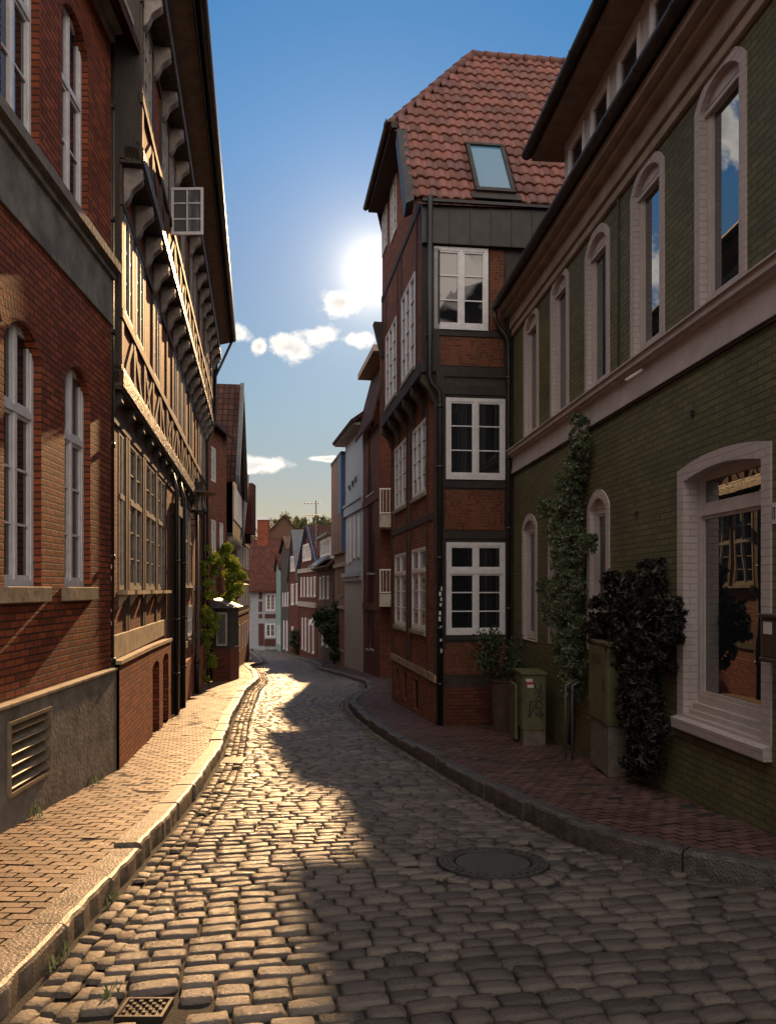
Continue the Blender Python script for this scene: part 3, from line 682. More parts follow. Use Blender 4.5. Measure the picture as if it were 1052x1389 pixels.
# the end of the top storey that stands proud of its neighbour, weatherboarded
s = MB(); s.add([WB.p(0, z3, .26), WB.p(0, z3, -8), WB.p(0, z4 + 1, -8), WB.p(0, z4 + 4.4, -4), WB.p(0, z4 + .5, .5), WB.p(0, z4, .26)], [(0, 1, 2, 3, 4, 5)])
s.add([WB.p(LB, -4, 0), WB.p(LB, -4, -8), WB.p(LB, z4 + 1, -8), WB.p(LB, z4 + 4.4, -4), WB.p(LB, z4 + .5, .5), WB.p(LB, z3, .26), WB.p(LB, z3, 0)], [(0, 1, 2, 3, 4, 5, 6)])
s.add([WB.p(0, z2, 0), WB.p(0, z2, -8), WB.p(0, z3, -8), WB.p(0, z3, 0)], [(0, 1, 2, 3)])
s.add([WB.p(0, -4, -8), WB.p(LB, -4, -8), WB.p(LB, z4 + 1, -8), WB.p(0, z4 + 1, -8)], [(0, 1, 2, 3)])
s.build('end_wall', 'dark_timber', HB)
k = 0; u = .2
while u < LB - .2:
    bracket(HB, WB, u, z2 - .10, -.12, -.0, .34, .17, 'dark_timber')
    bracket(HB, WB, u, z3 - .06, .03, .27, .50, .15, 'bracket_paint')
    bracket(HB, WB, u, z4 - .0, .29, .52, .46, .15, 'bracket_paint')
    u += 1.03
s = MB(); s.wbox(WB, 0, LB, z4 + .005, z4 + .22, .24, .56); s.build('carved_beam', 'carved_timber', HB, bevel=.01)
s = MB(); s.wbox(WB, 0, LB, z4 + .22, z4 + .5, .26, .50); s.build('frieze_board', 'dark_timber', HB)
# boxed eaves, gutter, roof
P = WB.p
s = MB(); s.hexa([P(-.1, z4 + .5, .26), P(LB + .1, z4 + .5, .26), P(LB + .1, z4 + .66, .86), P(-.1, z4 + .66, .86), P(-.1, z4 + .56, .26), P(LB + .1, z4 + .56, .26), P(LB + .1, z4 + .72, .86), P(-.1, z4 + .72, .86)])
s.build('soffit', 'soffit_board', HB)
s = MB(); s.wbox(WB, -.1, LB + .1, z4 + .60, z4 + .80, .86, .89); s.build('fascia', 'dark_timber', HB)
def gutter(root, W, u0, u1, d, z0, z1, r=.085, mat='gutter_metal', step=.9):
    s = MB(); n = 9; rings = []
    for (u, z) in ((u0, z0), (u1, z1)):
        rings.append([W.p(u, z - r * math.sin(math.pi * j / n), d - r * math.cos(math.pi * j / n)) for j in range(n + 1)] + [W.p(u, z - (r - .012) * math.sin(math.pi * j / n), d - (r - .012) * math.cos(math.pi * j / n)) for j in reversed(range(n + 1))])
    m_ = len(rings[0]); s.add(rings[0] + rings[1], [(j, (j + 1) % m_, m_ + (j + 1) % m_, m_ + j) for j in range(m_)] + [tuple(range(m_)), tuple(range(m_, 2 * m_))])
    g = s.build('gutter', mat, root); q = MB(); u = u0 + .2
    while u < u1:
        t = (u - u0) / (u1 - u0); z = z0 + (z1 - z0) * t; R_ = r + .008
        a = [W.p(u, z - R_ * math.sin(math.pi * j / n), d - R_ * math.cos(math.pi * j / n)) for j in range(n + 1)]; c = [W.p(u + .03, z - R_ * math.sin(math.pi * j / n), d - R_ * math.cos(math.pi * j / n)) for j in range(n + 1)]
        q.add(a + c, [(j, j + 1, n + 2 + j, n + 1 + j) for j in range(n)]); u += step
    q.each('gutter_bracket', mat, g, fixn=False); return g
gutter(HB, WB, -.1, LB + .1, .98, z4 + .82, z4 + .78, .095)
s = MB(); s.hexa([P(-.12, z4 + .78, .93), P(LB + .12, z4 + .78, .93), P(LB + .12, z4 + 4.5, -4), P(-.12, z4 + 4.5, -4), P(-.12, z4 + .9, .93), P(LB + .12, z4 + .9, .93), P(LB + .12, z4 + 4.65, -4), P(-.12, z4 + 4.65, -4)])
s.hexa([P(-.12, z4 + .78, -8.9), P(LB + .12, z4 + .78, -8.9), P(LB + .12, z4 + 4.5, -4), P(-.12, z4 + 4.5, -4), P(-.12, z4 + .9, -8.9), P(LB + .12, z4 + .9, -8.9), P(LB + .12, z4 + 4.65, -4), P(-.12, z4 + 4.65, -4)])
s.build('roof', 'roof_tile', HB)
s = MB(); a = P(LB - .1, z4 + .72, .96); c = P(LB - .05, z4 - .6, .36); e_ = P(LB - .05, z3 + .2, .36); f_ = P(LB - .05, z3 - .6, .08); s.tube([a, c, e_, f_, P(LB - .05, -3.6, .08)], .045, 10); s.build('downpipe', 'zinc', HB, smooth=True)
for (uu, r) in ((U(17.0), .05), (U(18.55), .06)):
    s = MB(); s.tube([P(uu, -3.2, .05), P(uu, 2.2, .05), P(uu, 2.6, -.05)], r, 10)
    for z in (-1.9, -.7, .6): s.tube([P(uu, z, .05), P(uu, z + .06, .05)], r + .02, 10)
    s.build('downpipe', 'black_iron', HB, smooth=True)
s = MB(); s.tube([P(U(17.6), -3.2, .04), P(U(17.6), 1.8, .04)], .02, 8); s.build('cable_conduit', 'louvre_metal', HB, smooth=True)
# casement standing open in the top storey
hu = U(13.35); zA, zB = 5.7, 6.85
ux = (271 - CX) / F; yy_ = 13.3; s0 = Vector(P(WB.u(232, .28), 0, .28)); zt_, zb_ = (HY - 254) / F * s0.y, (HY - 318) / F * s0.y
ax = Vector((1, -.02, 0)); wd_ = .58; t = .045
def cb(mb, a, c, z0, z1, th=.03):
    o = s0; A = o + ax * a; C = o + ax * c; q = Vector((0, th, 0)); mb.hexa([(A.x, A.y, z0), (C.x, C.y, z0), (C.x, C.y + th, z0), (A.x, A.y + th, z0), (A.x, A.y, z1), (C.x, C.y, z1), (C.x, C.y + th, z1), (A.x, A.y + th, z1)])
s = MB(); cb(s, 0, t, zb_, zt_); cb(s, wd_ - t, wd_, zb_, zt_); cb(s, t, wd_ - t, zb_, zb_ + t * 1.2); cb(s, t, wd_ - t, zt_ - t, zt_); cb(s, wd_ / 2 - .012, wd_ / 2 + .012, zb_ + t, zt_ - t, .026)
for i in (1, 2): cb(s, t, wd_ - t, zb_ + (zt_ - zb_) * i / 3 - .011, zb_ + (zt_ - zb_) * i / 3 + .011, .022)
oc = s.build('open_casement', 'white_paint', HB); oc['label'] = 'white casement standing open'
s = MB(); A = s0 + ax * .02; C = s0 + ax * (wd_ - .02); s.add([(A.x, A.y + .015, zb_ + .02), (C.x, C.y + .015, zb_ + .02), (C.x, C.y + .015, zt_ - .02), (A.x, A.y + .015, zt_ - .02)], [(0, 1, 2, 3)]); s.build('pane', 'grey_glass', oc)

# ------------------------------------------------------------ right: green painted brick house
WG = mkwall(3.855, -.0885, 1.0, 15.28); U = WG.uy; LG = WG.len
HG = thing('green_house', 'olive green painted brick house with mauve-white window surrounds and storey band, on the right', 'house', (GW(8) + 1, 8, zr(8)))
b = MB(); wins = []      # (u0,u1,z0,zspring,ztop,surround,kind)
def gwin(pl, pr, ptl, pbl, sur, kind, spr=.16):
    ua, ub = WG.u(pl), WG.u(pr); zt_ = (WG.z(pl, ptl)); zb_ = WG.z(pl, pbl)
    wins.append((ua + sur, ub - sur, zb_, zt_ - .02, zt_ + spr * (1 if kind == 'up' else 1), sur, kind))
for pl, pr, pt, pb in ((943.5, 1013, 154, 424), (856, 901.5, 268, 487), (794, 827, 350, 534), (747, 771.5, 400, 571), (710.5, 730.5, 448, 596)):
    gwin(pr, pl, pt * 0 + 0, 0, .15, 'tmp') if 0 else None
    ua, ub = WG.u(pr), WG.u(pl); z1 = WG.z(pl, pt); z0 = WG.z(pl, pb)
    wins.append((ua + .11, ub - .11, z0 + .0, z1 - .05, z1 + .12, .11, 'up'))
for y0 in (4.5, 2.6): wins.append((U(y0), U(y0 + .95), 2.5, 4.7, 4.87, .11, 'up'))
for pl, pr, pt, pb in ((797, 827, 690, 880), (744, 766, 712, 872), (708.5, 728.5, 716, 866)):
    ua, ub = WG.u(pr), WG.u(pl); z1 = WG.z(pl, pt); z0 = WG.z(pl, pb)
    wins.append((ua + .12, ub - .12, z0, z1 - .06, z1 + .10, .12, 'low'))
su0, su1 = WG.u(1046), WG.u(920)
sz1 = WG.z(920, 640); sz0 = WG.z(920, 978)
wins.append((su0 + .13, su1 - .14, sz0 + .10, sz1 - .13, sz1 - .05, .14, 'shop'))
wins.append((U(2.4), U(4.6), sz0 + .1, sz1 - .1, sz1 + .03, .14, 'shop'))
outs = []; inn = []
for (a, c, z0, zs, zt, sw, kd) in wins:
    inn.append(arch(a, c, z0, zs, zt)); outs.append(arch(a - sw, c + sw, z0 - .12, zs + .13, zt + .14) if kd == 'shop' else arch(a - sw, c + sw, z0 - .005, zs + .03, zt + sw))
facade(b, WG, 0, rect(0, LG, -4, 5.62), outs, 0); shell(b, WG, 0, LG, -4, 5.62, 8); b.build('wall', 'green_brick', HG)
for i, (a, c, z0, zs, zt, sw, kd) in enumerate(wins):
    r = MB(); dep = .15 if kd != 'shop' else .22; ring(r, WG, inn[i], outs[i], -.02, .018, -dep); r.build('window_surround', 'mauve_brick', HG)
    if kd == 'shop':
        window(HG, WG, 0, a, c, z0 + .12, zs, dep - .02, 1, 1, transom=z0 + .12 + (zs - z0) * .80, toprows=1, fw=.07, mat='mauve_paint', gl='shop_glass', top=zt + .02)
        r = MB(); r.wbox(WG, a, c, z0, z0 + .12, -.18, -.09); r.wbox(WG, a, c, z0 - .004, z0 + .05, -.09, -.05); r.build('window_apron', 'mauve_paint', HG)
        r = MB(); r.hexa([WG.p(a - .14, z0 - .16, -.1), WG.p(c + .14, z0 - .16, -.1), WG.p(c + .14, z0 - .16, .08), WG.p(a - .14, z0 - .16, .08), WG.p(a - .14, z0 + .004, -.1), WG.p(c + .14, z0 + .004, -.1), WG.p(c + .14, z0 - .05, .09), WG.p(a - .14, z0 - .05, .09)])
        r.build('window_sill', 'mauve_brick', HG)
    elif kd == 'up':
        gl = 'dark_glass'; window(HG, WG, 0, a, c, z0 + .02, zs, dep - .03, 1, 1, transom=None, fw=.05, mat='mauve_paint', gl='shop_glass', top=zs + .02)
        r = MB(); r.wbox(WG, a, c, zs + .02, zt + .02, -dep + .02, -dep + .10); r.wbox(WG, a, c, zs - .06, zs - .02, -dep + .09, -dep + .12); r.build('window_head', 'mauve_paint', HG)
    else:
        window(HG, WG, 0, a, c, z0 + .02, zs, dep - .03, 1, 1, fw=.07, mat='mauve_paint', gl='dark_glass', top=zs + .02)
        r = MB(); r.wbox(WG, a, c, zs + .02, zt + .02, -dep + .02, -dep + .10); r.build('window_head', 'mauve_paint', HG)
s = MB(); cu_ = WG.u(840); s.tube([WG.p(cu_, 5.05, .02), WG.p(cu_, WG.z(840, 505), .02)], .012, 6); s.build('cable', 'black_iron', HG)
for k, (a_, z_) in enumerate(((4.6, 1.55), (7.9, 1.8), (9.3, .9))):
    s = MB(); s.wbox(WG, U(a_), U(a_) + .05, z_, z_ + .05, 0, .03); s.build('wall_anchor', 'black_iron', HG)
# storey band
zb1 = WG.z(870, 490) + .02; zb0 = WG.z(870, 539)
s = MB()
ht = zb1 - zb0
for (z0, z1, d) in ((0, .14, .05), (.14, .72, .03), (.72, .80, .08), (.80, .96, .13), (.96, 1.0, .16)): s.wbox(WG, 0, LG, zb0 + ht * z0, zb0 + ht * z1 - (.0 if z1 < 1 else 0), -.01, d)
s.build('storey_band', 'mauve_paint', HG)
s = MB(); s.wbox(WG, 0, LG, zb0 - .035, zb0 - .005, -.01, .03); s.build('cable_strip', 'dark_timber', HG)
s = MB()
for (z0, z1, d) in ((5.05, 5.18, .05), (5.18, 5.42, .09), (5.42, 5.50, .2), (5.50, 5.62, .30)): s.wbox(WG, 0, LG, z0, z1, -.01, d)
s.build('eaves_cornice', 'cornice_beige', HG, bevel=.012)
gutter(HG, WG, 0, LG + .05, .37, 5.74, 5.66, .085)
# roof with long dormer
P = WG.p; de = U(12.1); r_ = MB()
r_.hexa([P(-.1, 5.66, .3), P(LG, 5.66, .3), P(LG, 10.2, -4), P(-.1, 10.2, -4), P(-.1, 5.78, .3), P(LG, 5.78, .3), P(LG, 10.32, -4), P(-.1, 10.32, -4)])
r_.hexa([P(-.1, 5.66, -8.3), P(LG, 5.66, -8.3), P(LG, 10.2, -4), P(-.1, 10.2, -4), P(-.1, 5.78, -8.3), P(LG, 5.78, -8.3), P(LG, 10.32, -4), P(-.1, 10.32, -4)])
r_.build('roof', 'roof_tile', HG)
g = MB(); g.add([P(0, 5.6, .0), P(0, 5.6, -8), P(0, 10.2, -4)], [(0, 1, 2)]); g.add([P(LG - .01, 5.6, .0), P(LG - .01, 5.6, -8), P(LG - .01, 10.2, -4)], [(0, 1, 2)]); g.build('gable_wall', 'green_brick', HG)
s = MB(); hs = []; cu = de - .22
dw = []
while cu > .6: dw.append((cu - .70, cu)); cu -= .98
for a, c in dw: hs.append(rect(a, c, 5.95, 6.85))
facade(s, WG, .0, rect(0, de, 5.6, 7.0), hs, .05); s.add([P(de, 5.6, 0), P(de, 7.0, 0), P(de, 7.0, -1.3)], [(0, 1, 2)])
dm = s.build('dormer', 'mauve_paint', HG)
for a, c in dw: window(dm, WG, .0, a, c, 5.95, 6.85, .04, 1, 1, fw=.06, mat='white_paint')
s = MB(); s.wbox(WG, 0, de + .45, 7.0, 7.06, -.6, .40); s.build('dormer_soffit', 'soffit_board', dm)
s = MB(); s.hexa([P(0, 7.06, .42), P(de + .5, 7.06, .42), P(de + .5, 8.3, -3), P(0, 8.3, -3), P(0, 7.16, .42), P(de + .5, 7.16, .42), P(de + .5, 8.4, -3), P(0, 8.4, -3)])
s.build('dormer_roof', 'zinc', dm); gutter(dm, WG, 0, de + .5, .48, 7.14, 7.12, .085)
# downpipe with swan neck
s = MB(); e = LG + .02
s.tube([P(e, 5.58, .37), P(e, 5.40, .37), P(e, 5.25, .30), P(e, 5.05, .14), P(e, 4.85, .10), P(e, zr(15) - .1, .10)], .045, 12)
for z in (4.2, 2.6, 1.2, -.4, -1.6): s.tube([P(e, z, .1), P(e, z + .05, .1)], .058, 12)
s.build('downpipe', 'gutter_metal', HG, smooth=True)
s = MB(); a = WG.at(868, 500, .14); s.tube([P(a[0], a[1] - .02, .12), P(a[0] - .06, a[1] - .16, .34)], .022, 8); s.build('flag_holder', 'mauve_paint', HG, smooth=True)
s = MB(); a = WG.at(1047, 696, .03); s.wbox(WG, a[0] - .06, a[0] + .03, a[1] - .09, a[1] + .09, 0, .015); np_ = s.build('house_number_plate', 'sticker_white', HG)
s = MB()
for (x0, x1, z0, z1) in ((-.045, -.035, -.05, .05), (-.015, -.005, -.05, .05), (-.005, .015, .04, .05), (-.005, .015, -.05, -.04), (.01, .018, -.05, .05)): s.wbox(WG, a[0] + x0, a[0] + x1, a[1] + z0, a[1] + z1, .015, .018)
s.build('number', 'graffiti_black', np_)

# ------------------------------------------------------------ right: corner house
def cz(y, p): return (HY - p) / F * y
FD = Vector((1, .12, 0)).normalized()
WS = mkwall(.956 + .16 * 15.3, -.16, 15.3, 20.65)            # street side, ground floor
WF = Wall((.956, 15.3), (.956 + 3.2, 15.3 + .12 * 3.2)); U = WF.uy
HC = thing('corner_house', 'tall narrow brick and timber corner house with tiled roof and skylight', 'house', (1.6, 16.5, zr(16)))
JO = .26                        # upper storeys stand this far out over the street side
b = MB(); sp_ = [(535.5, 551, 749, 851), (558.5, 578, 741, 857)]; sh = []
for a, c, t, q in sp_: sh.append((WS.u(c), WS.u(a), WS.z(c, q), WS.z(c, t)))
mid = [(535.5, 551, 593, 684), (559.5, 579, 565, 666)]; mh = [(WS.u(c), WS.u(a), WS.z(c, q), WS.z(c, t)) for a, c, t, q in mid]
bs_ = [(536.5, 540.5, 908, 941), (546, 551, 913, 950), (560, 567, 924, 965)]; bh = [(WS.u(c), WS.u(a), WS.z(c, q), WS.z(c, t)) for a, c, t, q in bs_]
LSS = WS.len; zj = WS.z(585, 512)
facade(b, WS, 0, rect(0, LSS, -4.5, zj), [rect(*h) for h in sh + mh + bh], .08); b.build('wall', 'panel_brick', HC)
for h in sh: window(HC, WS, 0, *h, .05, 2, 3, transom=h[2] + (h[3] - h[2]) * .7, toprows=1, fw=.05, gl='grey_glass')
for h in mh: window(HC, WS, 0, *h, .05, 3, 4, fw=.05, gl='grey_glass')
s = MB()
for h in bh: s.wbox(WS, h[0], h[1], h[2], h[3], -.12, -.09)
s.each('cellar_shutter', 'dark_timber', HC)
s = MB()
for h in sh + mh: s.wbox(WS, h[0] - .05, h[1] + .05, h[2] - .09, h[2] - .01, -.02, .06)
s.each('window_sill', 'pale_render', HC)
s = MB(); pz = [WS.z(531, 880), WS.z(591, 922)]
s.wbox(WS, 0, LSS, -1.86, -1.70, -.01, .03)
s.build('stone_band', 'sandstone', HC)
s = MB(); zr1 = WS.z(560, 716); s.wbox(WS, 0, LSS, zr1, zr1 + .14, -.01, .02)
for u in (.07, sh[1][0] - .1, sh[1][1] + .12, sh[0][0] - .1, LSS - .07): s.wbox(WS, u - .05, u + .05, -1.7, zj, -.01, .025)
s.build('timber_frame', 'brown_timber', HC)
# upper side wall, gable with half hip
yE, zE = 15.1, 7.55; yH, zH = 16.8, 10.2; uB = LSS
def wu(y): return WS.uy(y)
uh_clip = 9.9
top = [(0.0, zj), (uB, zj), (uB, 10.2), (wu(16.95), 10.2), (0.0, 7.75)]
ups = [(545.5, 563.5, 368, 496), (524, 538.5, 428, 532), (517.5, 525, 275, 332), (530.5, 538, 216, 311)]
uh = [(WS.u(c, JO), min(LSS - .1, WS.u(a, JO)), WS.z(c, q, JO), min(9.95, WS.z(c, t, JO))) for a, c, t, q in ups]
b = MB(); facade(b, WS, JO, top, [rect(*h) for h in uh], .06); b.build('wall', 'panel_brick', HC)
for k, h in enumerate(uh): window(HC, WS, JO, *h, .03, 2 if k > 1 else 3, 4, fw=.05, gl='grey_glass')
s = MB(); s.wbox(WS, -.02, uB, zj - .02, zj + .24, -.01, JO + .04)
s.wbox(WS, 0, uB, 7.72, 7.86, JO - .01, JO + .025)
for u in (.08, uh[0][0] - .12, uh[0][1] + .1, uh[1][0] - .08, uh[1][1] + .1, uB - .08): s.wbox(WS, u - .045, u + .045, zj + .24, 7.72, JO - .01, JO + .02)
s.build('timber_frame', 'brown_timber', HC)
s = MB(); s.hexa([WS.p(uB - .3, 6.2, JO), WS.p(uB, 6.2, JO), WS.p(uB, 6.2, JO + .04), WS.p(uB - .3, 6.2, JO + .04), WS.p(uB - .3, 7.1, JO), WS.p(uB, 7.1, JO), WS.p(uB, 7.1, JO + .26), WS.p(uB - .3, 7.1, JO + .26)]); s.build('corner_bracket', 'brown_timber', HC)
s = MB()
for h in uh[:2]: s.wbox(WS, h[0] - .05, h[1] + .05, h[2] - .09, h[2] - .01, JO, JO + .06)
s.each('window_sill', 'pale_render', HC)
for k in range(6):
    bracket(HC, WS, .12 + k * (uB - .3) / 5, zj - .02, .0, JO + .02, .62, .17, 'old_timber')
# front wall towards the green house
b = MB()
F0 = -.27
def fz(p): return (HY - p) / F * 15.4
fw_ = [((588, 661, 338, 449), 0), ((604, 684, 541, 651), 0), ((604.5, 684, 736, 861), 1)]
fh = []
for (a, c, t, q), k in fw_: fh.append((WF.u(a), WF.u(c), fz(q), fz(t)))
facade(b, WF, 0, [(0, -4.5), (3.1, -4.5), (3.1, 7.0), (F0, 7.0), (F0, zj), (0, zj)], [rect(*h) for h in fh], .05); b.build('wall', 'brown_timber', HC)
for h, (_, k) in zip(fh, fw_):
    window(HC, WF, 0, *h, .01, 2, 3, transom=(h[2] + (h[3] - h[2]) * .66) if k else None, toprows=1, fw=.075, mat='white_paint', gl='dark_glass' if k or h[2] < 4 else 'curtain_glass')
s = MB()
for a, c, t, q in ((586, 682, 458, 497), (603, 683, 665, 719), (602, 690, 872, 915)):
    s.wbox(WF, WF.u(a), WF.u(c), fz(q), fz(t), 0, .012)
s.wbox(WF, WF.u(664), WF.u(683), fz(447), fz(338), 0, .012)
s.each('brick_panel', 'herring_brick', HC)
s = MB()
for p0, p1 in ((450, 457), (500, 512), (524, 536), (653, 662), (721, 731), (862, 868)): s.wbox(WF, .02, 2.7, fz(p1), fz(p0), 0, .03)
s.wbox(WF, 0.0, .16, -4.5, zj, 0, .05); s.wbox(WF, F0 + .02, -F0 - .2, zj, 6.8, 0, .05); s.wbox(WF, WF.u(685), WF.u(690), -2, 6.6, 0, .035)
s.build('timber_frame', 'dark_timber', HC)
s = MB(); s.wbox(WF, 0, 3.1, -4.5, fz(932), 0, .045); s.build('plinth', 'dark_red_brick', HC)
# zinc knee wall with standing seams under the roof
s = MB(); s.wbox(WF, F0 - .02, 3.1, fz(336), 7.66, 0, .12)
for k in range(7): u = F0 + .1 + k * .42; s.wbox(WF, u, u + .018, fz(336), 7.66, .12, .14)
s.build('zinc_fascia', 'zinc', HC)
s = MB(); s.wbox(WF, F0 - .03, 3.1, 7.66, 7.72, 0, .20); s.build('eaves_flashing', 'zinc', HC)
# back and inner closing walls
s = MB(); A = Vector(WS.p(uB, 0, JO)); Bk = A + FD * 4.5; Fr = Vector(WF.p(3.1, 0, 0))
s.add([(A.x, A.y, -4.5), (Bk.x, Bk.y, -4.5), (Bk.x, Bk.y, 8.2), (A.x, A.y, 8.2), (Fr.x, Fr.y, -4.5), (Fr.x, Fr.y, 8), WS.p(uB, -4.5, 0), WS.p(uB, zj, 0), (A.x, A.y, zj)], [(6, 1, 2, 7), (7, 2, 3, 8), (1, 4, 5, 2)]); s.build('rear_wall', 'dark_red_brick', HC)
# roof: front slope with real pantiles
RX, RY, RZ = 2.04, 18.6, 12.97; q = .12
def fy(x, y0): return y0 + q * (x - .45)
A0 = Vector((.42, 15.08, 7.74)); A1 = Vector((5.5, fy(5.5, 15.08), 7.74)); R0 = Vector((RX, RY, RZ)); R1 = Vector((5.6, RY + q * 3.5, RZ)); H0 = Vector((.02, 16.72, 10.12))
av = (A1 - A0).normalized(); nv = av.cross(R0 - A0).normalized(); nv = nv if nv.y < 0 else -nv; uv_ = nv.cross(av); uv_ = uv_ if uv_.z > 0 else -uv_
def loc(p): d = Vector(p) - A0; return (d.dot(av), d.dot(uv_))
def plane_at(px, py):
    d = Vector(((px - CX) / F, 1, (HY - py) / F)); t = A0.dot(nv) / d.dot(nv); return d * t
V1, V2 = plane_at(560, 273), plane_at(549, 181)
poly = [loc(V1), loc(A1), loc(R1), loc(R0), loc(plane_at(531, 166)), loc(V2)]
def inside(x, y, pl):
    r = False; j = len(pl) - 1
    for i in range(len(pl)):
        if (pl[i][1] > y) != (pl[j][1] > y) and x < (pl[j][0] - pl[i][0]) * (y - pl[i][1]) / (pl[j][1] - pl[i][1]) + pl[i][0]: r = not r
        j = i
    return r
s = MB(); s.add([V1 - nv * .04, A1 - nv * .04, R1 - nv * .04, R0 - nv * .04, H0 - nv * .04, V2 - nv * .04], [(0, 1, 2, 3, 4, 5)])
HX = Vector((-.62, 20.55, 10.12)); s.add([R0 - nv * .02, H0 - nv * .02, HX, Vector((1.7, 19.3, RZ))], [(0, 1, 2, 3)])
s.add([Vector((-.3, 20.5, 10.1)), R0, R1, Vector((5.2, 23.4, 7.5)), Vector((.5, 22.6, 7.5))], [(0, 1, 2, 3, 4)])
rf = s.build('roof', 'dark_roof_tile', HC)
sk = [plane_at(*p) for p in ((648, 264), (700, 268), (679, 203), (627, 200))]; skl = [loc(p) for p in sk]
cxs = sum(p[0] for p in skl) / 4; cys = sum(p[1] for p in skl) / 4
sw_, sh_ = (skl[1][0] - skl[0][0] + skl[2][0] - skl[3][0]) / 2, (skl[2][1] + skl[3][1] - skl[0][1] - skl[1][1]) / 2
V = []; Fc = []; rnd = []; tw, th = .225, .345; ny_ = int(7.2 / th) + 1
def tile(cx_, cy_):
    k = len(V); nx = 7; col = rng.random(2); jz = rng.normal(0, .004); jt = rng.normal(0, .006)
    for (t, lift) in ((-.045, .048), (-.045, .020), (-.01, .052), (.18, .030), (th, .004)):
        for i in range(nx):
            xx = (i / (nx - 1) - .5) * (tw + .012); ph = i / (nx - 1) * 2 * math.pi; hh = .024 * math.sin(ph - .5)
            low = -.050 * (math.cos(ph * .5 - .3) if 0 else (1 - (2 * i / (nx - 1) - 1) ** 2)) if t < 0.05 else 0
            p = A0 + av * (cx_ + xx) + uv_ * (cy_ + t + low + jt * xx * 4) + nv * (lift + hh + jz); V.append(tuple(p))
    for r in range(4):
        if r == 1: pass
        for i in range(nx - 1):
            Fc.append((k + r * nx + i, k + r * nx + i + 1, k + (r + 1) * nx + i + 1, k + (r + 1) * nx + i)) if r != 0 else Fc.append((k + nx + i, k + nx + i + 1, k + i + 1, k + i))
            rnd.extend([col] * 4)
for j in range(ny_):
    for i in range(-4, 30):
        cx_, cy_ = i * tw + .1 + random.gauss(0, .003), j * th + .06
        if inside(cx_, cy_ + th * .4, poly) and not (abs(cx_ - cxs) < sw_ / 2 + .02 and abs(cy_ + th / 2 - cys) < sh_ / 2 + .1): tile(cx_, cy_)
rt = raw('roof_tiles', np.array(V), np.array(Fc), 'tile_clay', np.array(rnd), rf, True)
s = MB()
def ridge(a, c, n):
    a, c = Vector(a), Vector(c); d = (c - a) / n
    for i in range(n): s.tube([a + d * i - d * .06, a + d * (i + 1)], [.125, .10], 10)
ridge(R0, R1, 11); ridge(H0 + Vector((0, 0, .0)), R0, 10); ridge(A0 + Vector((-.05, .1, .05)), H0 + Vector((.05, 0, .0)), 1) if 0 else None
s.build('ridge_tile', 'ridge_clay', rf, smooth=True)
# skylight
def LP(a, c, h): return A0 + av * a + uv_ * c + nv * h
def lbox(mb, a0, a1, c0, c1, h0, h1): mb.hexa([LP(a0, c0, h0), LP(a1, c0, h0), LP(a1, c1, h0), LP(a0, c1, h0), LP(a0, c0, h1), LP(a1, c0, h1), LP(a1, c1, h1), LP(a0, c1, h1)])
x0, x1, y0, y1 = cxs - sw_ / 2, cxs + sw_ / 2, cys - sh_ / 2, cys + sh_ / 2; t = .075
s = MB(); lbox(s, x0, x1, y0, y0 + t * 1.5, 0, .12); lbox(s, x0, x1, y1 - t, y1, 0, .13); lbox(s, x0, x0 + t, y0 + t, y1 - t, 0, .12); lbox(s, x1 - t, x1, y0 + t, y1 - t, 0, .12)
lbox(s, x0 - .1, x1 + .1, y0 - .2, y0, .05, .07)
kf = s.build('skylight', 'dark_timber', rf); s = MB(); s.add([LP(x0 + t, y0 + t, .09), LP(x1 - t, y0 + t, .09), LP(x1 - t, y1 - t, .09), LP(x0 + t, y1 - t, .09)], [(0, 1, 2, 3)]); s.build('pane', 'sky_tint_glass', kf)
# verge flashing and half-hip eaves
s = MB(); P = WS.p; v0, v1 = wu(15.12), wu(16.95); q4 = [plane_at(550, 279), plane_at(561, 274), plane_at(551, 178), plane_at(538, 178)]
s.hexa([q - nv * .25 for q in q4] + [q + nv * .06 for q in q4]); s.build('verge_flashing', 'zinc', HC)
s = MB(); s.hexa([P(v1 - .25, 10.02, JO - .1), P(wu(20.45), 10.02, JO - .1), P(wu(20.45), 10.02, JO + .40), P(v1 - .25, 10.02, JO + .40), P(v1 - .25, 10.3, JO - .1), P(wu(20.45), 10.3, JO - .1), P(wu(20.45), 10.12, JO + .42), P(v1 - .25, 10.12, JO + .42)])
s.build('eaves_box', 'brown_timber', HC); gutter(HC, WS, v1 - .3, wu(20.5), JO + .47, 10.17, 10.15, .07)
# dark downpipe crossing the jetty
s = MB(); PF = WF.p
s.tube([PF(F0 + .12, fz(276), .2), PF(F0 + .12, fz(515), .12), PF(F0 + .16, fz(524), .12), PF(.04, fz(534), .12), PF(.06, fz(545), .12), PF(.06, -2.7, .12)], .055, 12)
for z in (5, 3.6, 2.4, .6, -.8, -1.9): s.tube([PF(.06 if z < 3.9 else F0 + .12, z, .12 if z < 5.5 else .16), PF(.06 if z < 3.9 else F0 + .12, z + .06, .12)], .07, 12)
dp = s.build('downpipe', 'black_iron', HC, smooth=True)
for k, z in enumerate((-.02 - .0, -.12, -.22, -.33, -.50, -.62, -.8, -1.02, -1.25)):
    c = Vector(PF(.06, z, .12)); s = MB(); h = random.uniform(.04, .09); a0 = random.uniform(-2.2, -1.4); r = .0575; n = 5
    s.add([(c.x + r * math.cos(a0 + .8 * i / n), c.y + r * math.sin(a0 + .8 * i / n), z + zz) for zz in (0, h) for i in range(n + 1)], [(i, i + 1, n + 2 + i, n + 1 + i) for i in range(n)])
    s.build('sticker', 'sticker_white', dp)
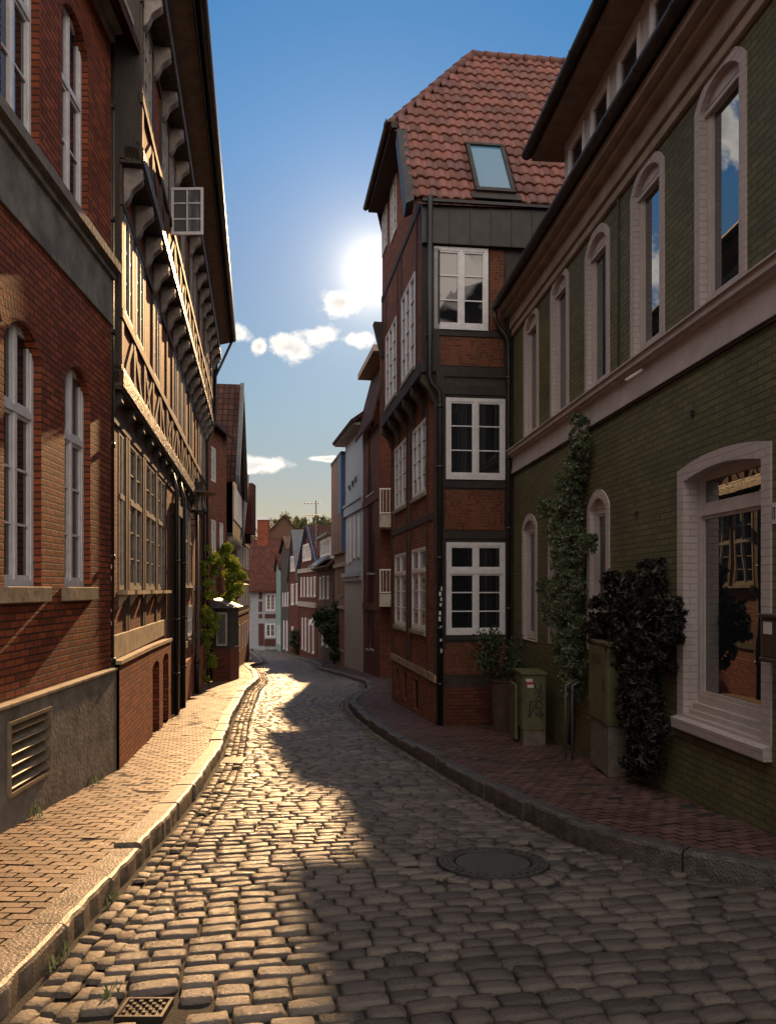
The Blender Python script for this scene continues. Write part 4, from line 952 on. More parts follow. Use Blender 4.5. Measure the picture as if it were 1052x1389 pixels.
# ------------------------------------------------------------ far houses on the right
def simple_house(name, label, y0, y1, x0, x1, ztop, wallm, winspx, depth=8, roof=('eaves', 3.2), roofm='roof_tile', winmat='white_paint', gl='grey_glass', cols=2, rows=3, gable=None, rev=.07, sills=True):
    W = Wall((x0, y0), (x1, y1)); H = thing(name, label, 'house', ((x0 + x1) / 2, (y0 + y1) / 2, zr((y0 + y1) / 2)))
    hs = []
    for a, c, t, q in winspx:
        ua, uc = sorted((W.u(a), W.u(c))); pm = (a + c) / 2; ua = max(ua, .12); uc = min(uc, W.len - .12)
        if uc - ua < .15: continue
        hs.append((ua, uc, W.z(pm, q), W.z(pm, t)))
    b = MB(); out = rect(0, W.len, -8, ztop)
    facade(b, W, 0, out, [rect(*h) for h in hs], rev); shell(b, W, 0, W.len, -8, ztop, depth); b.build('wall', wallm, H)
    for h in hs:
        window(H, W, 0, *h, rev - .01, cols, rows, fw=.05, mat=winmat, gl=gl)
    if sills and hs:
        s = MB()
        for h in hs: s.wbox(W, h[0] - .05, h[1] + .05, h[2] - .08, h[2] - .004, -.02, .05)
        s.each('window_sill', 'pale_render', H)
    if roof[0] == 'eaves':
        roof_eaves(H, W, 0, W.len, ztop, depth, roof[1], .35, roofm, gable=gable or wallm); gutter(H, W, -.1, W.len + .1, .42, ztop - .14, ztop - .14, .07)
    elif roof[0] == 'gable': roof_gable(H, W, 0, W.len, ztop, depth, roof[1], .2, roofm, gable=gable or wallm)
    return H, W

# brick house with recessed balconies: solid street front beyond, loggia nearer
LGW = ('brick_house', 'red brick house with white-railed balconies set back beside the street front', 26.0, 30.0)
H2, W2 = simple_house('brick_house', 'red brick house with white-railed balconies', 30, 34.2, -.32, -1.10, 6.6, 'dark_red_brick',
    [(498, 500.5, 648, 672), (503, 506.5, 637, 668), (499, 502, 724, 777), (504, 508, 720, 777), (497, 500, 826, 880), (503, 507, 826, 880), (499, 502, 540, 580)], depth=8, roof=('none',), winmat='brown_timber', gl='dark_glass', rev=.12)
WL = Wall((-.32, 29.99), (3.2, 29.9)); s = MB(); s.wbox(WL, 0, WL.len, -6, 9.3, -.1, 0); s.build('side_wall', 'dark_red_brick', H2)
for (pt, pb) in ((662, 697), (772, 805)):
    Yf = 28.9; uu0, uu1 = .02, 2.6; zt = (HY - pt) / F * Yf; zb = (HY - pb) / F * Yf; D_ = 1.05
    s = MB(); s.wbox(WL, uu0, uu1, zb - .5, zb - .33, .0, D_ + .05); s.wbox(WL, uu0, uu1, zb - .33, zb - .02, .0, D_); bl = s.build('balcony', 'pale_render', H2)
    s = MB(); s.wbox(WL, uu0, uu1, zt - .05, zt, D_ - .02, D_ + .02); s.wbox(WL, uu0, uu1, zb + .02, zb + .06, D_ - .02, D_ + .02)
    for i in range(21): u = uu0 + .02 + i * .125; s.wbox(WL, u - .009, u + .009, zb + .06, zt - .05, D_ - .01, D_ + .01)
    s.wbox(WL, uu0, uu0 + .04, zt - .05, zt, 0, D_ - .02); s.wbox(WL, uu0, uu0 + .04, zb + .02, zb + .06, 0, D_ - .02)
    for i in range(8): d = .08 + i * .12; s.wbox(WL, uu0 + .01, uu0 + .03, zb + .06, zt - .05, d - .01, d + .01)
    s.build('railing', 'white_railing', bl)
    window(H2, WL, 0, .55, 1.6, zb, zb + 2.0, -.01, 2, 1, fw=.07, mat='brown_timber')
P = W2.p; s = MB()
L2 = W2.len
s.hexa([P(-9, 6.5, .45), P(L2 + .1, 6.5, .45), P(L2 + .1, 10.6, -1.6), P(-9, 10.6, -1.6), P(-9, 6.62, .45), P(L2 + .1, 6.62, .45), P(L2 + .1, 10.72, -1.6), P(-9, 10.72, -1.6)]) if 0 else None
s.hexa([P(-.1, 6.55, .32), P(L2 + .1, 6.55, .32), P(L2 + .1, 9.6, -.5), P(-.1, 9.6, -.5), P(-.1, 6.65, .36), P(L2 + .1, 6.65, .36), P(L2 + .1, 9.7, -.45), P(-.1, 9.7, -.45)])
s.hexa([P(-7, 9.6, -.7), P(L2 + .3, 9.6, .1), P(L2 + .3, 12, -4), P(-7, 12, -4), P(-7, 9.72, -.7), P(L2 + .3, 9.72, .1), P(L2 + .3, 12.1, -4), P(-7, 12.1, -4)])
s.build('roof', 'dark_roof_tile', H2)
s = MB(); s.wbox(W2, 0, L2, 9.35, 9.6, -.6, .25); s.build('eaves_box', 'cornice_beige', H2)
s = MB()
for z in (-.85, 3.6): s.wbox(W2, 0, L2, z, z + .3, 0, .04)
s.each('brick_band', 'dark_red_brick', H2)
s = MB(); s.add([P(0, 6.5, 0), P(0, 9.7, 0), P(0, 9.7, -6), P(0, 6.5, -6)], [(0, 1, 2, 3)]); s.add([P(L2, 6.5, -.01), P(L2, 9.7, -.4), P(L2, 9.7, -6), P(L2, 6.5, -6)], [(0, 1, 2, 3)]); s.build('attic_wall', 'dark_red_brick', H2)

H3, W3 = simple_house('painted_house', 'tall blue-white painted house with grey ground floor and broad dark eaves', 34.25, 39, -1.12, -2.17, 7.7, 'blue_white_paint',
    [(470.5, 472, 700, 765), (474, 476, 696, 762), (479, 481.5, 690, 757), (485, 487.5, 684, 755), (478, 480, 828, 878), (483, 485.5, 826, 880)], depth=9, roof=('none',), winmat='white_paint', gl='grey_glass')
P = W3.p; L3 = W3.len
s = MB(); s.wbox(W3, 0, L3, -8, .42, 0, .04); s.build('ground_floor_render', 'grey_paint', H3)
s = MB(); s.wbox(W3, 0, L3, .42, .62, 0, .14); s.wbox(W3, 0, L3, .62, .82, 0, .22); s.wbox(W3, 0, L3, 3.65, 4.1, 0, .10); s.wbox(W3, 0, L3, 4.1, 4.2, 0, .16); s.each('storey_band', 'blue_white_paint', H3)
s = MB(); s.hexa([P(-.4, 7.35, .55), P(L3 + .4, 7.35, .55), P(L3 + .4, 11, -4.5), P(-.4, 11, -4.5), P(-.4, 7.5, .62), P(L3 + .4, 7.5, .62), P(L3 + .4, 11.2, -4.5), P(-.4, 11.2, -4.5)])
s.build('roof', 'dark_roof_tile', H3); s = MB(); s.wbox(W3, -.3, L3 + .3, 7.3, 7.42, -.1, .5); s.build('eaves_box', 'pale_render', H3)
s = MB(); s.add([P(0, 7.3, 0), P(0, 11, -4.5), P(0, 7.3, -9)], [(0, 1, 2)]); s.build('gable_wall', 'dark_red_brick', H3)
for k in range(3):                      # curled ironwork lettering on the upper wall
    u, z = W3.u(474 + k * 4.2, .05), W3.z(474 + k * 4.2, 662 - k * 6, .05); s = MB()
    s.tube([W3.p(u + .28 * math.cos(a) + .12 * a / 3, z + .14 * math.sin(2 * a + k), .06) for a in [x * .35 for x in range(13)]], .025, 6); s.build('iron_lettering', 'black_iron', H3, smooth=True)

H4, W4 = simple_house('rendered_house', 'narrow orange rendered house with a blue side wall beside the blue-white house', 39.05, 43, -2.2, -3.0, 5.2, 'orange_render',
    [(459, 461, 768, 808), (463.5, 465.5, 764, 806), (459, 461, 832, 880), (463.5, 465.5, 830, 882)], depth=8, roof=('none',), winmat='orange_render')
s = MB(); P = W4.p; L4 = W4.len; s.wbox(W4, .0, L4, 1.9, 7.0, -4, .18); s.build('upper_wall', 'orange_render', H4)
s = MB(); s.wbox(W4, -.02, 0, 2.0, 6.9, -3, .17); s.wbox(W4, -.02, 1.1, 3.9, 6.9, .18, .2); s.each('blue_cladding', 'blue_paint', H4)
s = MB(); s.wbox(W4, -.05, L4, 6.9, 7.05, -4.1, .22); s.build('roof', 'zinc', H4)
s = MB(); s.wbox(W4, 0, L4, 1.2, 1.4, 0, .1); s.wbox(W4, 0, L4, -1.0, -.85, 0, .08); s.each('storey_band', 'cornice_beige', H4)

H5, W5 = simple_house('brick_house', 'brown brick house with white dormer and climbing bush beside its door', 43.05, 50, -3.1, -4.57, 1.5, 'brown_brick',
    [(433, 435.5, 783, 812), (437.5, 440, 781, 812), (443, 446, 781, 812), (451.5, 454, 770, 800), (436, 438.5, 858, 875), (442, 445, 857, 877)], depth=8, roof=('eaves', 3.6), roofm='dark_roof_tile')
P = W5.p; s = MB(); d0, d1 = W5.u(446), W5.u(432.5); d0, d1 = min(d0, d1), max(d0, d1)
s.wbox(W5, d0, d1, 1.8, 3.2, -2.6, -.1); dd_ = s.build('dormer', 'white_paint', H5); s = MB(); s.wbox(W5, d0 - .2, d1 + .2, 3.2, 3.35, -3, .2); s.build('dormer_roof', 'lead_grey', dd_)
for k in range(3): a = d0 + .2 + k * (d1 - d0 - .3) / 3; window(dd_, W5, -.09, a, a + (d1 - d0) / 3 - .25, 2.05, 3.05, .01, 2, 2, fw=.06, gl='grey_glass')
s = MB(); s.hexa([P(d0 - .3, 1.35, .75), P(d1, 1.35, .75), P(d1, 1.9, .0), P(d0 - .3, 1.9, .0), P(d0 - .3, 1.45, .75), P(d1, 1.45, .75), P(d1, 2.0, .0), P(d0 - .3, 2.0, .0)]); s.build('canopy', 'lead_grey', H5)
s = MB(); c = Vector(((428.5 - CX) / F * 51.5, 51.5, 2.2)); zc = (HY - 679) / F * c.y
s.tube([c, (c.x, c.y, zc)], .04, 8)
for z, w in ((zc - .2, .55), (zc - 1.0, .45)):
    s.tube([(c.x - w * 1.6, c.y, z), (c.x + w * .6, c.y, z)], .022, 6)
    for i in range(6): x = c.x - w * 1.6 + i * w * .42; s.tube([(x, c.y - .3, z - .08), (x, c.y + .3, z + .08)], .015, 6)
s.build('antenna', 'lead_grey', H5)

H6, W6 = simple_house('gabled_house', 'red brick gabled house with rows of white windows and a blue bargeboard', 50.05, 57, -4.6, -6.6, 1.5, 'dark_red_brick',
    [(407.5, 409.5, 783, 809), (411.5, 413.5, 783, 809), (416, 418.5, 783, 809), (420.5, 423, 783, 809), (425, 428, 782, 809), (409, 411, 838, 880), (413, 415.5, 838, 882), (418, 420, 840, 884), (423, 426, 838, 886)], depth=9, roof=('gable', 2.9), roofm='dark_roof_tile', gl='grey_glass')
P = W6.p; um = W6.len / 2; s = MB()
for ua, zz in ((0, 1.5), (W6.len, 1.5)): s.wbar(W6, (ua, zz), (um, zz + 2.9), .22, .0, .12)
s.each('bargeboard', 'blue_paint', H6)
for k in range(3): window(H6, W6, .06, um - 1.7 + k * 1.15, um - .75 + k * 1.15, 2.0, 3.2, .02, 1, 2, fw=.1, gl='curtain_glass')
s = MB(); s.wbox(W6, 0, W6.len, 1.2, 1.5, 0, .15); s.wbox(W6, 0, W6.len, -1.2, -.85, 0, .15); s.each('storey_band', 'pale_render', H6)

H7, W7 = simple_house('gabled_house', 'narrow red gabled house with pale shutters and dark slate verge', 57.05, 61, -6.65, -7.86, .9, 'dark_red_brick',
    [(394.5, 398.5, 792, 820), (401, 403.5, 791, 819), (395, 398, 850, 870)], depth=9, roof=('gable', 3.6), roofm='slate', gl='curtain_glass')
for k in range(2): window(H7, W7, .05, 1.1 + k * 1.1, 1.95 + k * 1.1, 1.4, 2.6, .02, 1, 2, fw=.1, gl='curtain_glass')
H8, W8 = simple_house('dark_house', 'dark brown timber-clad house in a row near the end of the street', 61.05, 66, -7.9, -9.2, 3.2, 'brown_timber',
    [(383, 384.5, 804, 822), (386, 388, 804, 822), (389.5, 391, 803, 822), (384, 386, 842, 880), (388, 390, 842, 882)], depth=9, roof=('gable', 1.1), roofm='dark_roof_tile')
H9, W9 = simple_house('mint_house', 'narrow mint green gabled house facing the end of the street', 66.05, 70, -9.25, -10.2, 1.8, 'mint_paint',
    [(375.5, 377, 848, 872), (378.5, 380, 848, 874)], depth=8, roof=('gable', 1.3), roofm='roof_tile')
# closing house across the end of the street
WE = Wall((-12.35, 72.0), (-9.6, 72.3)); HE = thing('end_house', 'white and oxblood half-timbered house with steep red tiled roof closing the street', 'house', (-11, 73, zr(73)))
def ez(p): return (HY - p) / F * 72
ew = [(360.5, 373.5, 805, 829), (360, 373.5, 846, 865)]; eh = [(WE.u(a), WE.u(c), ez(q), ez(t)) for a, c, t, q in ew]
s = MB(); facade(s, WE, 0, rect(0, WE.len, -9, ez(801)), [rect(*h) for h in eh], .06); shell(s, WE, 0, WE.len, -9, ez(801), 8); s.build('wall', 'white_weatherboard', HE)
for h in eh: window(HE, WE, 0, *h, .03, 2, 4 if h[2] > -3 else 2, mcols=2, fw=.1, gl='dark_glass', mat='white_paint')
s = MB()
for a, c, t, q in ((350.5, 355.5, 803, 813), (350.5, 355.5, 816, 830), (350.5, 355.5, 833, 839), (359, 373.5, 833, 839), (350.5, 358, 846, 876), (358.5, 373.5, 867, 877)): s.wbox(WE, WE.u(a), WE.u(c), ez(q), ez(t), 0, .02)
s.each('oxblood_panel', 'red_panel', HE)
s = MB(); s.wbox(WE, -1.4, 0, -9, ez(800), -6, -.3); s.build('side_extension', 'white_weatherboard', HE)
P = WE.p; s = MB(); z0, z1 = ez(801), ez(748)
s.hexa([P(-1.0, z0 - .2, .4), P(WE.len + 1, z0 - .2, .4), P(WE.len + 1, z1 + .6, -4.2), P(-1.8, z1 + .6, -4.2), P(-1.0, z0, .4), P(WE.len + 1, z0, .4), P(WE.len + 1, z1 + .8, -4.2), P(-1.8, z1 + .8, -4.2)])
s.build('roof', 'roof_tile', HE); s = MB(); s.add([P(-1.4, -3, -.3), P(-1.4, z1, -4.2), P(-1.4, -3, -8)], [(0, 1, 2)]); s.build('gable_wall', 'white_weatherboard', HE)
HR = thing('roofed_house', 'large red tiled roof rising behind the white house at the street end', 'house', (-11, 84, zr(80)))
WR = Wall((-16.5, 82), (-6, 82.5)); s = MB(); s.wbox(WR, 0, WR.len, -9, 3.2, -6, 0); s.build('wall', 'brown_brick', HR); roof_eaves(HR, WR, 0, WR.len, 3.0, 7, 2.5, .3, 'roof_tile')
c0 = ((356 - CX) / F * 80, 80); s = MB(); s.box(c0[0] - .55, c0[0] + .55, 80, 81.1, 2, 7.3); ch = s.build('chimney', 'red_brick', HR); s = MB(); s.box(c0[0] - .65, c0[0] + .65, 79.9, 81.2, 7.3, 7.55); s.build('chimney_cap', 'white_paint', ch)
HQ = thing('gabled_house', 'brown pyramid-topped gable rising behind the street-end roofs', 'house', (-13, 98, zr(95)))
WQ = Wall(((362 - CX) / F * 95, 95), ((407 - CX) / F * 95, 95.5)); s = MB(); s.wbox(WQ, 0, WQ.len, -9, 6.4, -7, 0); s.build('wall', 'brown_brick', HQ); roof_gable(HQ, WQ, -.6, WQ.len + .6, 6.2, 7, 3.0, .3, 'dark_roof_tile', gable='brown_brick')
s = MB(); cx_ = (413 - CX) / F * 92; s.box(cx_ - .5, cx_ + .7, 92, 93, 2, 7.3); s.build('chimney', 'red_brick', HQ)

# ------------------------------------------------------------ far houses on the left
WCc = Wall((BW(27) - .05, 27.03), (-6.42, 30.5)); HCc = thing('brick_house', 'vine-grown brick house between the long half-timbered house and the dark tiled gable', 'house', (-7.5, 29, zr(29)))
s = MB(); hs = [rect(1.0, 1.8, 1.2, 2.6), rect(2.3, 3.0, 1.2, 2.6), rect(1.0, 1.8, -1.6, -.3), rect(1.0, 1.8, 4.0, 5.3)]
facade(s, WCc, 0, rect(0, WCc.len, -5, 6.2), hs, .1); shell(s, WCc, 0, WCc.len, -5, 6.2, 7); s.build('wall', 'panel_brick', HCc)
for h in hs: window(HCc, WCc, 0, h[0][0], h[1][0], h[0][1], h[2][1], .08, 2, 3, fw=.05, gl='curtain_glass')
roof_eaves(HCc, WCc, 0, WCc.len, 6.2, 7, 3.5, .3, 'dark_roof_tile')
# display window box standing out from its wall
bx = thing('display_case', 'dark tiled wooden display window on a brick base standing against the left house row', 'display case', (-6.0, 28.5, zr(28.5)))
yb = 27.6; xa, xb = (292 - CX) / F * yb, (312.5 - CX) / F * yb; g0 = walk(yb, -1); zt = (HY - 825) / F * yb; zm = (HY - 880) / F * yb
s = MB(); s.box(xa - .1, xb, yb, yb + 1.6, g0 - .1, zm); s.build('brick_base', 'dark_red_brick', bx)
s = MB(); s.box(xa - .1, xb - .02, yb + .02, yb + 1.58, zm, zt); s.build('case', 'dark_timber', bx)
s = MB(); s.box(xa + .04, xb - .12, yb - .02, yb + .02, zm + .1, zt - .15); fr = s.build('display_frame', 'pale_render', bx); s = MB(); s.box(xa + .1, xb - .18, yb - .03, yb - .02, zm + .18, zt - .23); s.build('pane', 'grey_glass', fr)
s = MB(); s.hexa([(xa - .1, yb - .15, zt), (xb + .12, yb - .15, zt), (xb + .12, yb + 1.75, zt), (xa - .1, yb + 1.75, zt), (xa - .1, yb - .15, zt + .35), (xb + .12, yb - .15, zt + .03), (xb + .12, yb + 1.75, zt + .03), (xa - .1, yb + 1.75, zt + .35)]); s.build('case_roof', 'slate', bx)
# dark tiled gabled house, its roof side turned to us
HD = thing('gabled_house', 'tall slate-verged gabled house with dark tiled side roof and timbered front, on the left', 'house', (-7, 33, zr(33)))
xd = (307 - CX) / F * 30.8; WD = Wall((xd, 30.8), (xd - .72, 36.5)); P = WD.p; LD = WD.len
s = MB(); hs = [rect(.5 + k * 1.0, 1.2 + k * 1.0, 2.9, 4.3) for k in range(5)] + [rect(.7 + k * 1.3, 1.5 + k * 1.3, -1.2, .6) for k in range(4)]
facade(s, WD, 0, rect(0, LD, -5, 2.3), hs[5:], .08); shell(s, WD, 0, LD, -5, 4.4, 8); s.build('wall', 'brown_brick', HD)
s = MB(); zk = (HY - 505) / F * 31.2; facade(s, WD, .25, [(0, 2.3), (LD, 2.3), (LD, 4.4), (LD * .55, zk - .1), (LD * .4, zk - .1), (0, 4.4)], hs[:5], .08)
s.build('gable_wall', 'old_timber', HD); s = MB(); s.wbox(WD, 0, LD, 2.2, 2.3, 0, .25); s.build('jetty_soffit', 'dark_timber', HD)
for h in hs[:5]: window(HD, WD, .25, h[0][0], h[1][0], h[0][1], h[2][1], .03, 2, 3, fw=.05)
for h in hs[5:]: window(HD, WD, 0, h[0][0], h[1][0], h[0][1], h[2][1], .06, 2, 3, fw=.05)
s = MB()
s.hexa([P(-.25, 4.3, .5), P(-.25, 4.3, -8), P(LD * .48, zk, -8), P(LD * .48, zk, .5), P(-.25, 4.45, .5), P(-.25, 4.45, -8), P(LD * .48, zk + .15, -8), P(LD * .48, zk + .15, .5)])
s.hexa([P(LD + .25, 4.3, .5), P(LD + .25, 4.3, -8), P(LD * .48, zk, -8), P(LD * .48, zk, .5), P(LD + .25, 4.45, .5), P(LD + .25, 4.45, -8), P(LD * .48, zk + .15, -8), P(LD * .48, zk + .15, .5)])
s.build('roof', 'dark_roof_tile', HD)
s = MB(); s.hexa([P(-.3, 4.2, .38), P(-.3, 4.2, .54), P(LD * .48, zk - .1, .54), P(LD * .48, zk - .1, .38), P(-.3, 4.55, .38), P(-.3, 4.55, .54), P(LD * .48, zk + .22, .54), P(LD * .48, zk + .22, .38)])
s.hexa([P(LD + .3, 4.2, .38), P(LD + .3, 4.2, .54), P(LD * .48, zk - .1, .54), P(LD * .48, zk - .1, .38), P(LD + .3, 4.55, .38), P(LD + .3, 4.55, .54), P(LD * .48, zk + .22, .54), P(LD * .48, zk + .22, .38)])
s.each('verge_flashing', 'slate', HD)
k = 0
for u in [.3 + i * .75 for i in range(8)]: bracket(HD, WD, u, 2.2, .02, .25, .4, .15, 'pale_render')
HF = thing('tiled_house', 'half-timbered house with stepped red tiled roof, farthest on the left side', 'house', (-8.5, 42, zr(42)))
WFh = Wall(((318 - CX) / F * 36.6, 36.6), ((338 - CX) / F * 47, 47)); LF = WFh.len; P = WFh.p
s = MB(); hs = [rect(.6 + i * 1.2, 1.3 + i * 1.2, z, z + 1.2) for i in range(8) for z in (-.9, 1.2)] + [rect(.8 + i * 1.9, 1.5 + i * 1.9, -3.2, -1.8) for i in range(5)]
facade(s, WFh, 0, rect(0, LF, -6, 2.7), hs, .08); shell(s, WFh, 0, LF, -6, 2.7, 7); s.build('wall', 'red_brick', HF)
for h in hs: window(HF, WFh, 0, h[0][0], h[1][0], h[0][1], h[2][1], .05, 2, 2, fw=.05)
s = MB()
for i in range(10): s.wbox(WFh, i * 1.2 + .25, i * 1.2 + .4, -1.3, 2.7, 0, .03)
for z in (-1.3, .55, 2.5): s.wbox(WFh, 0, LF, z, z + .15, 0, .032)
s.build('timber_frame', 'old_timber', HF)
s = MB(); y1, y2 = LF * .1, LF * .5
s.hexa([P(-.2, 2.6, .35), P(-.2, 2.6, -7), P(3.3, 5.7, -7), P(3.3, 5.7, .35), P(-.2, 2.75, .35), P(-.2, 2.75, -7), P(3.3, 5.85, -7), P(3.3, 5.85, .35)])
s.hexa([P(6.8, 2.6, .35), P(6.8, 2.6, -7), P(3.3, 5.7, -7), P(3.3, 5.7, .35), P(6.8, 2.75, .35), P(6.8, 2.75, -7), P(3.3, 5.85, -7), P(3.3, 5.85, .35)]); s.build('roof', 'dark_roof_tile', HF)
s = MB(); s.add([P(0, 2.6, .05), P(6.6, 2.6, .05), P(3.3, 5.6, .05)], [(0, 1, 2)]); s.build('gable_wall', 'slate', HF)
s = MB(); s.hexa([P(-.3, 2.5, .36), P(-.3, 2.5, .46), P(3.3, 5.65, .46), P(3.3, 5.65, .36), P(-.3, 2.85, .36), P(-.3, 2.85, .46), P(3.3, 6.0, .46), P(3.3, 6.0, .36)]); s.each('verge_flashing', 'slate', HF)
s = MB(); s.box(xd - 1.9, xd - .75, 41, 42, 3, (HY - 655) / F * 41); s.build('chimney', 'dark_red_brick', HF)
s = MB(); s.wbox(WFh, 6.7, LF, 2.6, 3.6, -6, -.5); s.build('attic', 'dark_roof_tile', HF)

# ------------------------------------------------------------ street furniture
ly = 22.6; lx = (267 - CX) / F * ly; lg = walk(ly, -1)
def street_lamp(x, y, zg, zb, label, sc=1.0, arm=True):
    o = thing('street_lamp', label, 'street lamp', (x, y, zg), None)
    s = MB(); s.tube([(x, y, zg - .05), (x, y, zg + .9), (x, y, zg + .95), (x, y, zb)], [.085, .08, .055, .045], 14); s.tube([(x, y, zg + .86), (x, y, zg + .98)], .1, 14); s.build('pole', 'black_iron', o, smooth=True)
    s = MB(); s.lathe((x, y, zb), [(.05, 0), (.15, .04), (.16, .1)], 20); s.build('lamp_holder', 'black_iron', o)
    s = MB(); s.lathe((x, y, zb + .1), [(.145, 0), (.15, .52)], 20); s.build('lamp_glass', 'lamp_glass', o, smooth=False)
    s = MB(); s.lathe((x, y, zb + .12), [(.04, 0), (.055, .15), (.03, .35)], 12); s.build('bulb', 'pale_render', o)
    s = MB()
    for k in range(4):
        a = k * math.pi / 2 + .4; s.tube([(x + .16 * math.cos(a), y + .16 * math.sin(a), zb + .08), (x + .16 * math.cos(a), y + .16 * math.sin(a), zb + .9)], .012, 6)
    s.build('cage', 'black_iron', o)
    s = MB(); s.lathe((x, y, zb + .62), [(.17, -.01), (.56, -.03), (.57, .0), (.2, .05), (.16, .05)], 32); s.build('lamp_hat', 'louvre_metal', o, smooth=False)
    s = MB(); s.lathe((x, y, zb + .67), [(.19, 0), (.19, .2), (.2, .2), (.2, .24), (.06, .26), (.04, .38)], 20); s.build('lamp_cap', 'black_iron', o)
    if arm:
        s = MB()
        for dz in (-.16, -.34): s.tube([(x, y, zb + dz), (x - .85, y - .05, zb + dz)], .02, 8)
        s.lathe((x - .85, y - .05, zb - .42), [(.05, 0), (.07, .05), (.07, .33), (.05, .38)], 12); s.build('bracket_arm', 'black_iron', o)
    return o
street_lamp(lx, ly, lg, (HY - 697) / F * ly, 'black pole lamp with flat round hat beside the half-timbered house')
l2 = 33.5; street_lamp((320.5 - CX) / F * l2, l2, walk(l2, -1), (HY - 812) / F * l2, 'small distant lamp with flat round hat among the green vines', arm=False)

def cabinet(name, label, x, y0, y1, depth, z1, zpl, zg, handle=True):
    o = thing(name, label, 'utility cabinet', (x + depth / 2, (y0 + y1) / 2, zg))
    s = MB(); s.box(x + .02, x + depth, y0 + .01, y1 - .01, zg - .1, zpl); s.build('concrete_base', 'cabinet_base', o, bevel=.008)
    s = MB(); s.box(x, x + depth, y0, y1, zpl, z1 - .05); s.build('body', 'cabinet_green', o, bevel=.008)
    s = MB(); s.box(x - .025, x + depth + .02, y0 - .025, y1 + .025, z1 - .05, z1); s.build('lid', 'cabinet_green', o, bevel=.012)
    s = MB(); s.box(x - .012, x, y0 + .04, y1 - .04, zpl + .03, z1 - .08); d = s.build('door', 'cabinet_green', o, bevel=.004)
    for k in range(4):
        s = MB(); s.box(x - .016, x - .011, y0 + .22, y1 - .18, z1 - .20 - k * .035, z1 - .187 - k * .035); s.build('vent_slot', 'black_iron', d)
    for z_ in (zpl + .12, z1 - .3):
        s = MB(); s.tube([(x - .016, y1 - .035, z_), (x - .016, y1 - .035, z_ + .07)], .009, 6); s.build('hinge', 'gutter_metal', d)
    s = MB(); s.box(x - .03, x - .012, y0 + .09, y0 + .12, (zpl + z1) / 2 - .08, (zpl + z1) / 2 + .05); s.build('handle', 'black_iron', d)
    return o
yc = 9.45; xc = (823 - CX) / F * yc; cabinet('utility_cabinet', 'tall olive utility cabinet on a concrete base, half buried in dark creeper', xc, yc, yc + .85, GW(10) - xc - .02, (HY - 871) / F * yc, (HY - 986) / F * yc, (HY - 1044) / F * yc)
yc = 12.4; xc = (708 - CX) / F * yc; zt, zp, zg = (HY - 912) / F * yc, (HY - 991) / F * yc, (HY - 1004) / F * yc
wc = (740 - 708) / F * yc
c2 = cabinet('utility_cabinet', 'low olive utility cabinet with black graffiti and a red and white sticker', xc, yc, yc + .62, wc, zt, zp, zg)
s = MB(); s.box(xc - .07, xc - .02, yc + .3, yc + .9, zg - .05, zt - .24); s.build('side_box', 'cabinet_green', c2, bevel=.006)
s = MB(); f_ = lambda p: xc + (p - 708) / F * yc
def zz_(p): return (HY - p) / F * yc
for k, (a, c, t, q, m_) in enumerate(((713, 722, 921, 925, 'sticker_white'), (713.5, 723, 925, 929, 'sticker_red'), (715, 723.5, 929, 933, 'sticker_white'))):
    s = MB(); s.box(f_(a), f_(c), yc - .004, yc + .001, zz_(q), zz_(t)); s.build('sticker', m_, c2)
s = MB()
for st in ([(724, 926), (726, 934), (729, 938), (734, 926), (733, 940)], [(724, 940), (735, 938), (727, 948), (728, 956)], [(720, 952), (730, 950), (736, 956), (731, 962), (724, 956)], [(719, 951), (717, 973), (724, 960), (719, 972)], [(726, 966), (728, 973), (734, 962), (733, 975), (737, 968)], [(730, 944), (736, 947), (731, 951)]):
    s.tube([(f_(a), yc - .003, zz_(c)) for a, c in st], .009, 5)
s.build('graffiti', 'graffiti_black', c2)
# pipes between the cabinets
po = thing('standpipe', 'pair of thin grey standpipes between the two green cabinets', 'pipe', (3.0, 10.8, zr(10.8)))
for p in (767, 776):
    yq = 10.9; x = (p - CX) / F * yq; s = MB(); s.tube([(x, yq, walk(yq, 1) - .05), (x, yq, (HY - 930) / F * yq), (x + .1, yq, (HY - 925) / F * yq)], .018, 8); s.build('pipe', 'lead_grey', po, smooth=True)
# mailbox on the green wall
mo = thing('wall_mailbox', 'brown metal mailbox on the green wall at the right edge', 'mailbox', WG.p(WG.u(1052), WG.z(1045, 898), .1))
a, zlo = WG.at(1031, 897, .2); zhi = WG.z(1031, 838, .2); e = WG.u(1075, .2)
e, a = min(a, e), max(a, e)
s = MB(); s.wbox(WG, e, a, zlo + .04, zhi, .01, .2); s.wbox(WG, e - .0, a + .006, zlo, zlo + .04, .01, .215); s.build('box', 'brown_metal', mo, bevel=.01)
s = MB(); s.wbox(WG, e - .01, a + .015, zhi, zhi + .035, .01, .22); s.build('lid', 'brown_metal', mo, bevel=.008)
s = MB(); s.wbox(WG, a - .16, a - .05, zhi - .13, zhi - .03, .2, .208); s.build('name_plate', 'sticker_white', mo)
